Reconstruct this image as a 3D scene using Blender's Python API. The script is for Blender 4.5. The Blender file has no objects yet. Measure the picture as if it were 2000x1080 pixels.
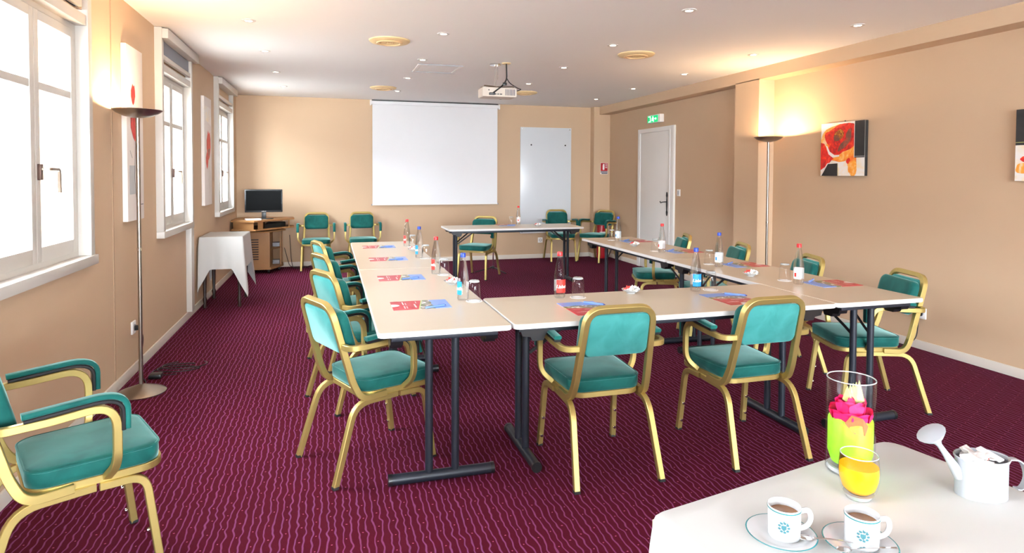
import bpy, bmesh, math, random
from mathutils import Vector, Matrix
random.seed(7)
C = bpy.context.scene.collection
PI = math.pi
sc = bpy.context.scene

# ------------------------------------------------------------------ camera, world, exposure
yaw, pitch, roll, F_PX, CY = 0.2832, 0.03, 0.0042, 1219.9, 378.17
cam_h = 1.431
fw = Vector((math.sin(yaw)*math.cos(pitch), math.cos(yaw)*math.cos(pitch), -math.sin(pitch)))
r0 = Vector((math.cos(yaw), -math.sin(yaw), 0)); u0 = r0.cross(fw)
rr = math.cos(roll)*r0 + math.sin(roll)*u0; uu = -math.sin(roll)*r0 + math.cos(roll)*u0
cd = bpy.data.cameras.new('camera'); cam = bpy.data.objects.new('camera', cd); C.objects.link(cam)
cam.matrix_world = Matrix(((rr.x, uu.x, -fw.x, 0), (rr.y, uu.y, -fw.y, 0), (rr.z, uu.z, -fw.z, cam_h), (0, 0, 0, 1)))
cd.sensor_fit = 'HORIZONTAL'; cd.sensor_width = 36; cd.lens = F_PX/2000*36
cd.shift_y = (CY-540)/2000; cd.clip_start = .05; cd.clip_end = 200
sc.camera = cam
sc.view_settings.view_transform = 'Standard'; sc.view_settings.look = 'None'
sc.view_settings.gamma = 1; sc.view_settings.use_curve_mapping = False
sc.view_settings.exposure = 0.27
WORLD = 37.0
USE_PORTAL = True
LAMP_UP = 40; SPOT = 4.5
w = bpy.data.worlds.new('daylight'); sc.world = w; w.use_nodes = True
bg = w.node_tree.nodes['Background']; bg.inputs[0].default_value = (.87, .96, 1.03, 1); bg.inputs[1].default_value = WORLD

# room (metres)
XL, XR, XB, YF, YB, ZC = -1.355, 4.704, 4.505, 10.19, -5.2, 2.616
ZB = 2.485

def portal(name, loc, rot, sx, sy):
    if not USE_PORTAL: return
    l = bpy.data.lights.new(name, 'AREA'); l.shape = 'RECTANGLE'; l.size = sx; l.size_y = sy
    l.cycles.is_portal = USE_PORTAL
    o = bpy.data.objects.new(name, l); C.objects.link(o); o.location = loc; o.rotation_euler = rot
WIN = [(-4.95, -3.78, -1.31), (-2.30, -1.12, -1.31), (0.34, 1.52, -1.31), (3.0, 4.19, -1.325), (5.66, 6.83, -1.30), (8.32, 9.56, -1.30)]
for a, b, _ in WIN:
    portal('window_portal', (XL-.17, (a+b)/2, 1.63), (0, -PI/2, 0), 1.4, b-a)
BW = (-1.0, 4.3, .3, 2.5)   # unseen wide window, added behind the camera to bring in daylight
portal('window_portal', ((BW[0]+BW[1])/2, YB-.12, (BW[2]+BW[3])/2), (PI/2, 0, 0), BW[1]-BW[0], BW[3]-BW[2])

# ------------------------------------------------------------------ materials
def lin(c):
    return tuple((v/255/12.92 if v/255 <= .04045 else ((v/255+.055)/1.055)**2.4) for v in c)+(1,)
def new(name):
    m = bpy.data.materials.new(name); m.use_nodes = True
    nt = m.node_tree; return m, nt, nt.nodes['Principled BSDF']
def N(nt, t, **k):
    n = nt.nodes.new(t)
    for a, b in k.items(): setattr(n, a, b)
    return n
def mat(name, col, rough=.5, metal=0, noise=0, scale=8, bump=0, bscale=60, **kw):
    m, nt, p = new(name)
    c = lin(col) if max(col) > 1.001 else tuple(col)+(1,)
    p.inputs['Base Color'].default_value = c
    p.inputs['Roughness'].default_value = rough; p.inputs['Metallic'].default_value = metal
    for k, v in kw.items(): p.inputs[k.replace('_', ' ')].default_value = v
    tc = N(nt, 'ShaderNodeTexCoord')
    if noise:
        n = N(nt, 'ShaderNodeTexNoise'); n.inputs['Scale'].default_value = scale; n.inputs['Detail'].default_value = 3
        nt.links.new(tc.outputs['Object'], n.inputs['Vector'])
        mx = N(nt, 'ShaderNodeMix', data_type='RGBA')
        mx.inputs[6].default_value = tuple(max(0, v*(1-noise)) for v in c[:3])+(1,)
        mx.inputs[7].default_value = tuple(min(1, v*(1+noise)) for v in c[:3])+(1,)
        nt.links.new(n.outputs[0], mx.inputs[0]); nt.links.new(mx.outputs[2], p.inputs['Base Color'])
    if bump:
        n = N(nt, 'ShaderNodeTexNoise'); n.inputs['Scale'].default_value = bscale
        nt.links.new(tc.outputs['Object'], n.inputs['Vector'])
        b = N(nt, 'ShaderNodeBump'); b.inputs['Strength'].default_value = bump; b.inputs['Distance'].default_value = .002
        nt.links.new(n.outputs[0], b.inputs['Height']); nt.links.new(b.outputs[0], p.inputs['Normal'])
    return m
def emis(name, col, s):
    m, nt, p = new(name)
    p.inputs['Base Color'].default_value = tuple(col)+(1,)
    p.inputs['Emission Color'].default_value = tuple(col)+(1,); p.inputs['Emission Strength'].default_value = s
    return m
def glassmat(name, tint=(1, 1, 1), ior=1.45, thru=.35, rough=0):
    m, nt, p = new(name)
    nt.nodes.remove(p); out = nt.nodes['Material Output']
    g = N(nt, 'ShaderNodeBsdfGlass'); g.inputs['Color'].default_value = tint+(1,); g.inputs['IOR'].default_value = ior; g.inputs['Roughness'].default_value = rough
    t = N(nt, 'ShaderNodeBsdfTransparent'); t.inputs[0].default_value = tint+(1,)
    mx = N(nt, 'ShaderNodeMixShader'); mx.inputs[0].default_value = thru
    nt.links.new(g.outputs[0], mx.inputs[1]); nt.links.new(t.outputs[0], mx.inputs[2]); nt.links.new(mx.outputs[0], out.inputs[0])
    return m
def panemat(name, ior=1.4, ro=.02):
    m, nt, p = new(name)
    nt.nodes.remove(p); out = nt.nodes['Material Output']
    g = N(nt, 'ShaderNodeBsdfGlossy'); g.inputs['Roughness'].default_value = ro
    t = N(nt, 'ShaderNodeBsdfTransparent'); fr = N(nt, 'ShaderNodeFresnel'); fr.inputs[0].default_value = ior
    mx = N(nt, 'ShaderNodeMixShader')
    ge = N(nt, 'ShaderNodeNewGeometry'); mu = N(nt, 'ShaderNodeMath', operation='MULTIPLY'); iv = N(nt, 'ShaderNodeMath', operation='SUBTRACT'); iv.inputs[0].default_value = 1
    nt.links.new(ge.outputs['Backfacing'], iv.inputs[1]); nt.links.new(iv.outputs[0], mu.inputs[0]); nt.links.new(fr.outputs[0], mu.inputs[1])
    nt.links.new(mu.outputs[0], mx.inputs[0]); nt.links.new(t.outputs[0], mx.inputs[1]); nt.links.new(g.outputs[0], mx.inputs[2]); nt.links.new(mx.outputs[0], out.inputs[0])
    return m
M = {}
M['wall'] = mat('beige_wall_paint', (199, 171, 142), .75, noise=.03, scale=1.5, bump=.15, bscale=220)
M['ceil'] = mat('ceiling_paint', (244, 243, 242), .9, noise=.015, scale=1)
M['white'] = mat('white_gloss_paint', (198, 193, 186), .35, noise=.02, scale=6)
M['door'] = mat('door_paint', (240, 240, 237), .4, noise=.01)
M['skirt'] = mat('baseboard_paint', (226, 220, 210), .45, noise=.03, scale=5)
M['gold'] = mat('gold_anodised_metal', (186, 166, 102), .40, metal=.8, noise=.06, scale=25)
M['rubber'] = mat('black_rubber', (26, 26, 28), .6, noise=.1)
M['black'] = mat('black_painted_steel', (30, 35, 45), .42, metal=.2, noise=.1, scale=20)
M['plastic'] = mat('black_plastic', (20, 20, 22), .35, noise=.1)
M['silver'] = mat('brushed_silver', (150, 140, 130), .3, metal=.95, noise=.05, scale=40)
M['chrome'] = mat('chrome', (215, 215, 215), .12, metal=1, noise=.02)
M['lam'] = mat('beige_laminate', (197, 182, 161), .28, noise=.03, scale=3)
M['edge'] = mat('white_edge_band', (214, 212, 210), .4, noise=.04, scale=30)
M['cloth'] = mat('white_table_linen', (192, 191, 188), .8, noise=.015, scale=4, bump=.1, bscale=500)
M['wood'] = mat('beech_veneer', (160, 116, 72), .5, noise=.12, scale=6)
M['darkwood'] = mat('dark_turned_wood', (44, 24, 18), .4, noise=.2, scale=10)
M['tv'] = mat('black_screen_gloss', (4, 4, 4), .2, noise=.05, Specular_IOR_Level=.02)
M['screen'] = mat('projection_fabric', (238, 240, 243), .8, noise=.01)
M['wb'] = mat('whiteboard_enamel', (214, 219, 224), .22, noise=.01)
M['grey'] = mat('grey_blind_fabric', (132, 136, 146), .8, noise=.03)
M['porc'] = mat('white_porcelain', (192, 193, 194), .12, noise=.01)
M['teal_line'] = mat('teal_glaze', (28, 112, 116), .2, noise=.03)
M['crest'] = mat('pale_teal_transfer_print', (58, 106, 114), .3, noise=.3, scale=300)
M['coffee'] = mat('black_coffee', (120, 76, 38), .08, noise=.3, scale=60)
M['juice'] = mat('orange_juice', (255, 170, 0), .25, noise=.04, scale=20, Emission_Strength=0)
M['pane'] = panemat('window_glass')
M['vaseglass'] = panemat('soft_vase_glass', 1.22, .16)
M['rim'] = mat('polished_glass_rim', (226, 232, 234), .08, noise=.01, Transmission_Weight=.55, IOR=1.4)
M['glass'] = panemat('clear_glass', 1.42, .02)
M['bottleg'] = glassmat('water_filled_glass', tint=(.985, .995, 1), ior=1.33, thru=.68)
M['red'] = mat('red_plastic', (200, 24, 30), .35, noise=.05)
M['redl'] = mat('red_label_paper', (226, 52, 44), .45, noise=.05, scale=40)
M['blue'] = mat('blue_plastic', (28, 62, 168), .35, noise=.05)
M['bluel'] = mat('blue_label_paper', (30, 140, 205), .45, noise=.12, scale=60)
M['paper'] = mat('white_paper', (245, 244, 242), .6, noise=.01)
M['ink'] = mat('printed_ink', (52, 60, 80), .6, noise=.1)
M['pen'] = mat('blue_pen_plastic', (120, 152, 214), .3, noise=.05)
M['beige'] = mat('aged_beige_plastic', (226, 200, 152), .5, noise=.05)
M['proj'] = mat('projector_shell', (214, 204, 192), .45, noise=.03)
M['green'] = mat('lime_green_fabric', (142, 205, 34), .6, noise=.4, scale=30)
M['pink'] = mat('hot_pink_petal', (222, 10, 92), .55, noise=.3, scale=40)
M['leaf'] = mat('orange_skeleton_leaf', (214, 84, 40), .6, noise=.3, scale=90)
M['sage'] = mat('pale_green_leaf', (176, 182, 110), .6, noise=.35, scale=90)
M['tin'] = mat('white_enamelled_tin', (162, 166, 171), .25, noise=.03, scale=40)
M['iron'] = mat('wrought_iron', (52, 54, 56), .45, metal=.5, noise=.2)
M['exit'] = emis('exit_sign_green', (0.0, .42, .13), 1.0)
M['exitw'] = emis('exit_sign_white', (.75, 1, .8), 3.0)
M['lampglow'] = emis('halogen_glow', (1, .78, .5), 22)
M['spotglow'] = emis('downlight_glow', (1, .82, .6), 14)
M['pinkwall'] = mat('pink_render_facade', (60, 46, 44), .9, noise=.04, scale=1)
M['bounce_ground'] = mat('outside_ground', (232, 230, 226), .9, noise=.1, scale=1)
M['shelfglass'] = mat('smoked_niche', (40, 30, 26), .4, noise=.1)
M['kit'] = mat('video_player_grey', (150, 152, 158), .4, noise=.1)
M['extred'] = mat('extinguisher_red', (176, 24, 36), .3, noise=.05)
M['canvas'] = mat('canvas_white', (238, 232, 228), .8, noise=.03, scale=6)
M['pblack'] = mat('paint_black', (34, 34, 36), .5, noise=.35, scale=30)
M['pgrey'] = mat('paint_pale_grey', (196, 202, 206), .7, noise=.06, scale=20)

def velvet(name, a, b, sheen):
    m, nt, p = new(name)
    tc = N(nt, 'ShaderNodeTexCoord'); n = N(nt, 'ShaderNodeTexNoise'); n.inputs['Scale'].default_value = 9; n.inputs['Detail'].default_value = 4; n.inputs['Distortion'].default_value = .6
    nt.links.new(tc.outputs['Object'], n.inputs['Vector'])
    cr = N(nt, 'ShaderNodeValToRGB'); cr.color_ramp.elements[0].position = .35; cr.color_ramp.elements[1].position = .68
    cr.color_ramp.elements[0].color = lin(a); cr.color_ramp.elements[1].color = lin(b)
    nt.links.new(n.outputs[0], cr.inputs[0]); nt.links.new(cr.outputs[0], p.inputs['Base Color'])
    p.inputs['Roughness'].default_value = .75
    p.inputs['Sheen Weight'].default_value = sheen; p.inputs['Sheen Roughness'].default_value = .35
    p.inputs['Sheen Tint'].default_value = lin((190, 240, 234))
    p.inputs['Specular IOR Level'].default_value = .2
    n2 = N(nt, 'ShaderNodeTexNoise'); n2.inputs['Scale'].default_value = 900; nt.links.new(tc.outputs['Object'], n2.inputs['Vector'])
    bu = N(nt, 'ShaderNodeBump'); bu.inputs['Strength'].default_value = .2; bu.inputs['Distance'].default_value = .001
    nt.links.new(n2.outputs[0], bu.inputs['Height']); nt.links.new(bu.outputs[0], p.inputs['Normal'])
    return m
M['teal'] = velvet('teal_velvet', (7, 72, 68), (18, 94, 87), .7)
M['tealback'] = velvet('pale_teal_velvet_back', (46, 122, 119), (64, 140, 137), .6)

def math_(nt, op, a, b=None, c=None):
    n = N(nt, 'ShaderNodeMath', operation=op)
    for i, v in enumerate((a, b, c)):
        if v is None: continue
        if isinstance(v, (int, float)): n.inputs[i].default_value = v
        else: nt.links.new(v, n.inputs[i])
    return n.outputs[0]
def carpet():
    m, nt, p = new('burgundy_wave_carpet')
    tc = N(nt, 'ShaderNodeTexCoord'); sp = N(nt, 'ShaderNodeSeparateXYZ'); nt.links.new(tc.outputs['Object'], sp.inputs[0])
    x, y = sp.outputs[0], sp.outputs[1]
    PIT = .030
    # per-line wobble
    nz = N(nt, 'ShaderNodeTexNoise'); nz.noise_dimensions = '3D'; nz.inputs['Scale'].default_value = 1; nz.inputs['Detail'].default_value = 1
    cb = N(nt, 'ShaderNodeCombineXYZ'); nt.links.new(math_(nt, 'MULTIPLY', x, 14), cb.inputs[0]); nt.links.new(math_(nt, 'MULTIPLY', y, 13), cb.inputs[1])
    nt.links.new(cb.outputs[0], nz.inputs['Vector'])
    wob = math_(nt, 'MULTIPLY', math_(nt, 'SUBTRACT', nz.outputs[0], .5), .030)
    s2 = math_(nt, 'MULTIPLY', math_(nt, 'SINE', math_(nt, 'MULTIPLY', y, 92)), .0014)
    xx = math_(nt, 'ADD', math_(nt, 'ADD', x, wob), s2)
    ph = math_(nt, 'DIVIDE', xx, PIT)
    d = math_(nt, 'ABSOLUTE', math_(nt, 'SUBTRACT', math_(nt, 'FRACT', ph), .5))   # 0 at line
    mr = N(nt, 'ShaderNodeMapRange'); nt.links.new(d, mr.inputs[0]); mr.inputs[1].default_value = .06; mr.inputs[2].default_value = .13; mr.inputs[3].default_value = 1; mr.inputs[4].default_value = 0
    line = mr.outputs[0]
    # dots midway between lines, every other lane
    lane = math_(nt, 'FLOOR', math_(nt, 'ADD', ph, .5))
    lx = math_(nt, 'MULTIPLY', math_(nt, 'ABSOLUTE', math_(nt, 'SUBTRACT', math_(nt, 'FRACT', math_(nt, 'ADD', ph, .5)), .5)), PIT)
    yy = math_(nt, 'ADD', math_(nt, 'DIVIDE', y, .105), math_(nt, 'MULTIPLY', lane, .37))
    ly = math_(nt, 'MULTIPLY', math_(nt, 'ABSOLUTE', math_(nt, 'SUBTRACT', math_(nt, 'FRACT', yy), .5)), .105)
    dist = math_(nt, 'SQRT', math_(nt, 'ADD', math_(nt, 'POWER', lx, 2), math_(nt, 'POWER', ly, 2)))
    par = math_(nt, 'LESS_THAN', math_(nt, 'ABSOLUTE', math_(nt, 'SUBTRACT', math_(nt, 'FRACT', math_(nt, 'DIVIDE', lane, 2)), 0)), .25)
    dot = math_(nt, 'MULTIPLY', math_(nt, 'LESS_THAN', dist, .0032), par)
    base = N(nt, 'ShaderNodeMix', data_type='RGBA'); nb = N(nt, 'ShaderNodeTexNoise'); nb.inputs['Scale'].default_value = 350; nt.links.new(tc.outputs['Object'], nb.inputs['Vector'])
    base.inputs[6].default_value = lin((56, 5, 19)); base.inputs[7].default_value = lin((84, 9, 31)); nt.links.new(nb.outputs[0], base.inputs[0])
    lc = N(nt, 'ShaderNodeMix', data_type='RGBA'); ln = N(nt, 'ShaderNodeTexNoise'); ln.inputs['Scale'].default_value = 3.2; nt.links.new(tc.outputs['Object'], ln.inputs['Vector'])
    lc.inputs[6].default_value = lin((116, 66, 110)); lc.inputs[7].default_value = lin((128, 58, 98)); nt.links.new(ln.outputs[0], lc.inputs[0])
    m1 = N(nt, 'ShaderNodeMix', data_type='RGBA'); nt.links.new(math_(nt, 'MULTIPLY', line, .85), m1.inputs[0]); nt.links.new(base.outputs[2], m1.inputs[6]); nt.links.new(lc.outputs[2], m1.inputs[7])
    m2 = N(nt, 'ShaderNodeMix', data_type='RGBA'); nt.links.new(dot, m2.inputs[0]); nt.links.new(m1.outputs[2], m2.inputs[6]); m2.inputs[7].default_value = lin((150, 72, 100))
    nt.links.new(m2.outputs[2], p.inputs['Base Color']); p.inputs['Roughness'].default_value = .95; p.inputs['Specular IOR Level'].default_value = .1
    bu = N(nt, 'ShaderNodeBump'); bu.inputs['Strength'].default_value = .4; bu.inputs['Distance'].default_value = .003
    nt.links.new(nb.outputs[0], bu.inputs['Height']); nt.links.new(bu.outputs[0], p.inputs['Normal'])
    return m
M['carpet'] = carpet()

def brochure_mat():
    # local x across (-.105..105), local y long (-.15 seat side .. .15)
    m, nt, p = new('brochure_print')
    tc = N(nt, 'ShaderNodeTexCoord'); sp = N(nt, 'ShaderNodeSeparateXYZ'); nt.links.new(tc.outputs['Object'], sp.inputs[0]); x, y = sp.outputs[0], sp.outputs[1]
    def mixc(f, a, b):
        mx = N(nt, 'ShaderNodeMix', data_type='RGBA'); nt.links.new(f, mx.inputs[0])
        for i, v in ((6, a), (7, b)):
            if isinstance(v, tuple): mx.inputs[i].default_value = v
            else: nt.links.new(v, mx.inputs[i])
        return mx.outputs[2]
    nz = N(nt, 'ShaderNodeTexNoise'); nz.inputs['Scale'].default_value = 26; nz.inputs['Detail'].default_value = 3; nt.links.new(tc.outputs['Object'], nz.inputs['Vector'])
    cr = N(nt, 'ShaderNodeValToRGB'); e = cr.color_ramp.elements; e[0].position = .36; e[0].color = lin((70, 96, 44)); e[1].position = .6; e[1].color = lin((236, 236, 232))
    e2 = cr.color_ramp.elements.new(.46); e2.color = lin((120, 128, 96)); e3 = cr.color_ramp.elements.new(.52); e3.color = lin((120, 84, 88))
    nt.links.new(nz.outputs[0], cr.inputs[0])
    photo = cr.outputs[0]
    top = math_(nt, 'GREATER_THAN', math_(nt, 'ADD', y, math_(nt, 'MULTIPLY', nz.outputs[0], .03)), .075)
    c = mixc(top, photo, lin((112, 148, 214)))
    slope = math_(nt, 'ADD', y, math_(nt, 'MULTIPLY', x, .18))
    c = mixc(math_(nt, 'LESS_THAN', slope, .004), c, lin((176, 196, 120)))
    c = mixc(math_(nt, 'LESS_THAN', slope, -.003), c, lin((172, 30, 44)))
    # text lines
    def line(y0, h, xa, xb, c):
        f = math_(nt, 'MULTIPLY', math_(nt, 'LESS_THAN', math_(nt, 'ABSOLUTE', math_(nt, 'SUBTRACT', y, y0)), h),
                  math_(nt, 'MULTIPLY', math_(nt, 'GREATER_THAN', x, xa), math_(nt, 'LESS_THAN', x, xb)))
        n = N(nt, 'ShaderNodeTexNoise'); n.inputs['Scale'].default_value = 260; nt.links.new(tc.outputs['Object'], n.inputs['Vector'])
        f = math_(nt, 'MULTIPLY', f, math_(nt, 'GREATER_THAN', n.outputs[0], .42))
        return mixc(f, c, lin((245, 235, 235)))
    for a in ((-.088, .003, -.085, -.01), (-.088, .003, .02, .085), (-.075, .002, -.06, -.005), (-.075, .002, .03, .08), (-.03, .004, -.02, .07), (-.018, .002, -.085, -.03)):
        c = line(*a, c)
    dd = math_(nt, 'SQRT', math_(nt, 'ADD', math_(nt, 'POWER', x, 2), math_(nt, 'POWER', math_(nt, 'MULTIPLY', math_(nt, 'ADD', y, .15), .8), 2)))
    c = mixc(math_(nt, 'LESS_THAN', dd, .032), c, lin((246, 240, 238)))
    nt.links.new(c, p.inputs['Base Color']); p.inputs['Roughness'].default_value = .3
    return m
M['broch'] = brochure_mat()
def paint_noise(name, cols, scale=14, dist=1.5):
    m, nt, p = new(name)
    tc = N(nt, 'ShaderNodeTexCoord'); nz = N(nt, 'ShaderNodeTexNoise'); nz.inputs['Scale'].default_value = scale; nz.inputs['Detail'].default_value = 3; nz.inputs['Distortion'].default_value = dist
    nt.links.new(tc.outputs['Object'], nz.inputs['Vector'])
    cr = N(nt, 'ShaderNodeValToRGB'); e = cr.color_ramp.elements
    for i, c in enumerate(cols):
        pos = .32+.4*i/(len(cols)-1)
        if i == 0: e[0].position = pos; e[0].color = lin(c)
        elif i == len(cols)-1: e[-1].position = pos; e[-1].color = lin(c)
        else: k = e.new(pos); k.color = lin(c)
    nt.links.new(nz.outputs[0], cr.inputs[0]); nt.links.new(cr.outputs[0], p.inputs['Base Color']); p.inputs['Roughness'].default_value = .5
    return m
M['pred'] = paint_noise('paint_poppy_red', [(150, 10, 20), (205, 22, 14), (228, 40, 16), (240, 90, 30)])
M['porange'] = paint_noise('paint_orange_wash', [(236, 110, 30), (246, 170, 60), (250, 226, 190)], 10)
M['ppale'] = paint_noise('paint_cream_wash', [(250, 232, 200), (246, 244, 240), (244, 242, 240)], 7)
M['pcore'] = paint_noise('paint_ochre_core', [(90, 26, 12), (170, 100, 24), (230, 180, 60)], 70, .2)
M['ptulip'] = paint_noise('paint_tulip_red', [(176, 30, 26), (200, 44, 34), (214, 78, 54)], 12)
M['pbrown'] = paint_noise('paint_brown_shade', [(96, 62, 50), (130, 74, 56), (190, 84, 56)], 12)

# ------------------------------------------------------------------ mesh helpers
def obj(name, bm, m, parent=None, smooth=35, loc=None, rot=None):
    me = bpy.data.meshes.new(name); bmesh.ops.recalc_face_normals(bm, faces=bm.faces); bm.to_mesh(me); bm.free()
    mats = m if isinstance(m, (list, tuple)) else [m]
    for k in mats: me.materials.append(M[k] if isinstance(k, str) else k)
    if smooth:
        for p in me.polygons: p.use_smooth = True
        me.set_sharp_from_angle(angle=math.radians(smooth))
    o = bpy.data.objects.new(name, me); C.objects.link(o)
    if parent: o.parent = parent
    if loc: o.location = loc
    if rot: o.rotation_euler = rot
    return o
def empty(name, label, cat, loc=(0, 0, 0), rz=0, group=None):
    o = bpy.data.objects.new(name, None); C.objects.link(o); o.empty_display_size = .1
    o.location = loc; o.rotation_euler = (0, 0, rz); tag(o, label, cat, group); return o
def tag(o, label, cat, group=None):
    o['label'] = label; o['category'] = cat
    if group: o['group'] = group
    return o
def struct(name, bm, m, parent=None, smooth=40):
    o = obj(name, bm, m, parent, smooth)
    if parent is None: o['kind'] = 'structure'
    return o
def copy_tree(o, parent=None):
    c = o.copy(); C.objects.link(c)
    if parent: c.parent = parent
    for ch in list(o.children): copy_tree(ch, c)
    return c
def place(o, loc, rz=0, label=None, group=None):
    o.location = loc; o.rotation_euler = (0, 0, rz)
    if label: o['label'] = label
    if group: o['group'] = group
    return o
def BM(): return bmesh.new()
def box(bm, x0, x1, y0, y1, z0, z1, bev=0, mi=0, mtx=None):
    vs = [bm.verts.new((x, y, z)) for x in (x0, x1) for y in (y0, y1) for z in (z0, z1)]
    fs = [bm.faces.new([vs[i] for i in q]) for q in ((0, 1, 3, 2), (4, 6, 7, 5), (0, 4, 5, 1), (2, 3, 7, 6), (0, 2, 6, 4), (1, 5, 7, 3))]
    for f in fs: f.material_index = mi
    if mtx is not None: bmesh.ops.transform(bm, matrix=mtx, verts=vs)
    if bev:
        es = list({e for f in fs for e in f.edges})
        bmesh.ops.bevel(bm, geom=es, offset=bev, segments=2, affect='EDGES', profile=.6)
    return bm
def prism(bm, pts, z0, z1, mi=0, fn=None):
    f_ = fn or (lambda a, b, c: (a, b, c))
    A = [bm.verts.new(f_(x, y, z0)) for x, y in pts]; B = [bm.verts.new(f_(x, y, z1)) for x, y in pts]
    n = len(pts); fs = [bm.faces.new(A[::-1]), bm.faces.new(B)]
    for i in range(n): fs.append(bm.faces.new((A[i], A[(i+1) % n], B[(i+1) % n], B[i])))
    for f in fs: f.material_index = mi
    return bm
def rrect(hx, hy, r, n=5, cx=0, cy=0):
    out = []
    for sx, sy, a0 in ((1, 1, 0), (-1, 1, PI/2), (-1, -1, PI), (1, -1, 1.5*PI)):
        for i in range(n+1):
            a = a0+PI/2*i/n; out.append((cx+sx*(hx-r)+r*math.cos(a), cy+sy*(hy-r)+r*math.sin(a)))
    return out
def lathe(bm, prof, seg=28, c=(0, 0, 0), mi=0, closed=False):
    rings = []
    for r, z in prof:
        if r < 1e-6: rings.append([bm.verts.new((c[0], c[1], c[2]+z))])
        else: rings.append([bm.verts.new((c[0]+r*math.cos(2*PI*i/seg), c[1]+r*math.sin(2*PI*i/seg), c[2]+z)) for i in range(seg)])
    if closed: rings.append(rings[0])
    for A, B in zip(rings, rings[1:]):
        for i in range(seg):
            j = (i+1) % seg
            if len(A) == 1 and len(B) == 1: continue
            if len(A) == 1: f = (A[0], B[i], B[j])
            elif len(B) == 1: f = (A[i], A[j], B[0])
            else: f = (A[i], A[j], B[j], B[i])
            try: bm.faces.new(f).material_index = mi
            except ValueError: pass
    return bm
def rp(pts, r, n=6):
    pts = [Vector(p) for p in pts]; out = [pts[0]]
    if not isinstance(r, (list, tuple)): r = [r]*(len(pts)-2)
    for i in range(1, len(pts)-1):
        a, b, c = pts[i-1], pts[i], pts[i+1]; ra = r[i-1]
        la, lc = (a-b).length, (c-b).length
        k1 = b+(a-b).normalized()*min(ra, la*.49); k2 = b+(c-b).normalized()*min(ra, lc*.49)
        if ra <= 0: out.append(b); continue
        for j in range(n+1):
            t = j/n; out.append((1-t)**2*k1+2*t*(1-t)*b+t*t*k2)
    out.append(pts[-1]); return out
def sweep(bm, path, sec, nrm=None, closed=False, mi=0):
    path = [Vector(p) for p in path]; n = len(path)
    def tan(i):
        if closed: return (path[(i+1) % n]-path[i-1]).normalized()
        return (path[min(i+1, n-1)]-path[max(i-1, 0)]).normalized()
    T = tan(0)
    nv = Vector(nrm) if nrm else (Vector((0, 0, 1)) if abs(T.z) < .9 else Vector((1, 0, 0)))
    nv = (nv-T*nv.dot(T)).normalized(); rings = []
    for i in range(n):
        t = tan(i)
        if i: nv = (nv-t*nv.dot(t)).normalized()
        b = t.cross(nv); rings.append([bm.verts.new(path[i]+nv*a+b*c) for a, c in sec])
    k = len(sec); R = rings+([rings[0]] if closed else [])
    for A, B in zip(R, R[1:]):
        for i in range(k): bm.faces.new((A[i], A[(i+1) % k], B[(i+1) % k], B[i])).material_index = mi
    if not closed: bm.faces.new(rings[0][::-1]).material_index = mi; bm.faces.new(rings[-1]).material_index = mi
    return bm
def csec(r, n=10): return [(r*math.cos(2*PI*i/n), r*math.sin(2*PI*i/n)) for i in range(n)]
def rsec(a, b, r=.0022): return rrect(a/2, b/2, min(r, a/2.1, b/2.1), 1)
def tube(bm, path, r, n=10, mi=0): return sweep(bm, path, csec(r, n), mi=mi)
def text_mesh(bm, s, size, fn, shear=0, offset=0, mi=0):
    cu = bpy.data.curves.new('t', 'FONT'); cu.body = s; cu.size = size; cu.shear = shear; cu.offset = offset; cu.align_x = 'CENTER'; cu.align_y = 'CENTER'; cu.resolution_u = 3
    to = bpy.data.objects.new('t', cu); C.objects.link(to)
    dg = bpy.context.evaluated_depsgraph_get(); me = bpy.data.meshes.new_from_object(to.evaluated_get(dg))
    bpy.data.objects.remove(to); t = bmesh.new(); t.from_mesh(me); bpy.data.meshes.remove(me)
    mp = {v: bm.verts.new(fn(v.co.x, v.co.y)) for v in t.verts}
    for f in t.faces:
        try: bm.faces.new([mp[v] for v in f.verts]).material_index = mi
        except ValueError: pass
    t.free(); return bm

# ------------------------------------------------------------------ room shell
b = BM(); box(b, XL-.3, XR+.3, YB-.3, YF+.3, -.1, 0); struct('floor', b, 'carpet', smooth=0)
b = BM(); box(b, XL-.3, XR+.3, YB-.3, YF+.3, ZC, ZC+.15); struct('ceiling', b, 'ceil', smooth=0)
b = BM(); box(b, XL-.25, XR+.25, YF, YF+.2, 0, ZC); struct('wall_back', b, 'wall', smooth=0)
b = BM(); ys = [YB]
ZW0, ZW1 = .93, 2.36
for a, c, _ in WIN:
    box(b, XL-.22, XL, ys[-1], a+.05, 0, ZC); ys.append(c-.05)
    box(b, XL-.22, XL, a+.05, c-.05, 0, ZW0); box(b, XL-.22, XL, a+.05, c-.05, ZW1, ZC)
box(b, XL-.22, XL, ys[-1], YF, 0, ZC); struct('wall_left', b, 'wall', smooth=0)
b = BM(); box(b, XR, XR+.2, YB, YF, 0, ZC); struct('wall_right', b, 'wall', smooth=0)
b = BM(); box(b, XL-.22, BW[0], YB-.2, YB, 0, ZC); box(b, BW[1], XR+.2, YB-.2, YB, 0, ZC)
box(b, BW[0], BW[1], YB-.2, YB, 0, BW[2]); box(b, BW[0], BW[1], YB-.2, YB, BW[3], ZC); struct('wall_front', b, 'wall', smooth=0)
# beam along the right wall and the pillars
b = BM(); box(b, XB, XR+.01, YB, 10.04, ZB, ZC+.01); struct('trim_beam_right', b, 'wall', smooth=0)
b = BM(); box(b, XB, XR+.01, 5.83, 6.25, 0, ZB+.01); struct('trim_pillar_right', b, 'wall', smooth=0)
b = BM(); box(b, 4.40, XR+.01, 10.04, YF+.01, 0, ZC+.01); struct('trim_pillar_corner', b, 'wall', smooth=0)
b = BM(); box(b, XR-.012, XR+.01, 6.25, 6.96, 0, ZB+.01); struct('trim_panel_right', b, 'wall', smooth=0)
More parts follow.
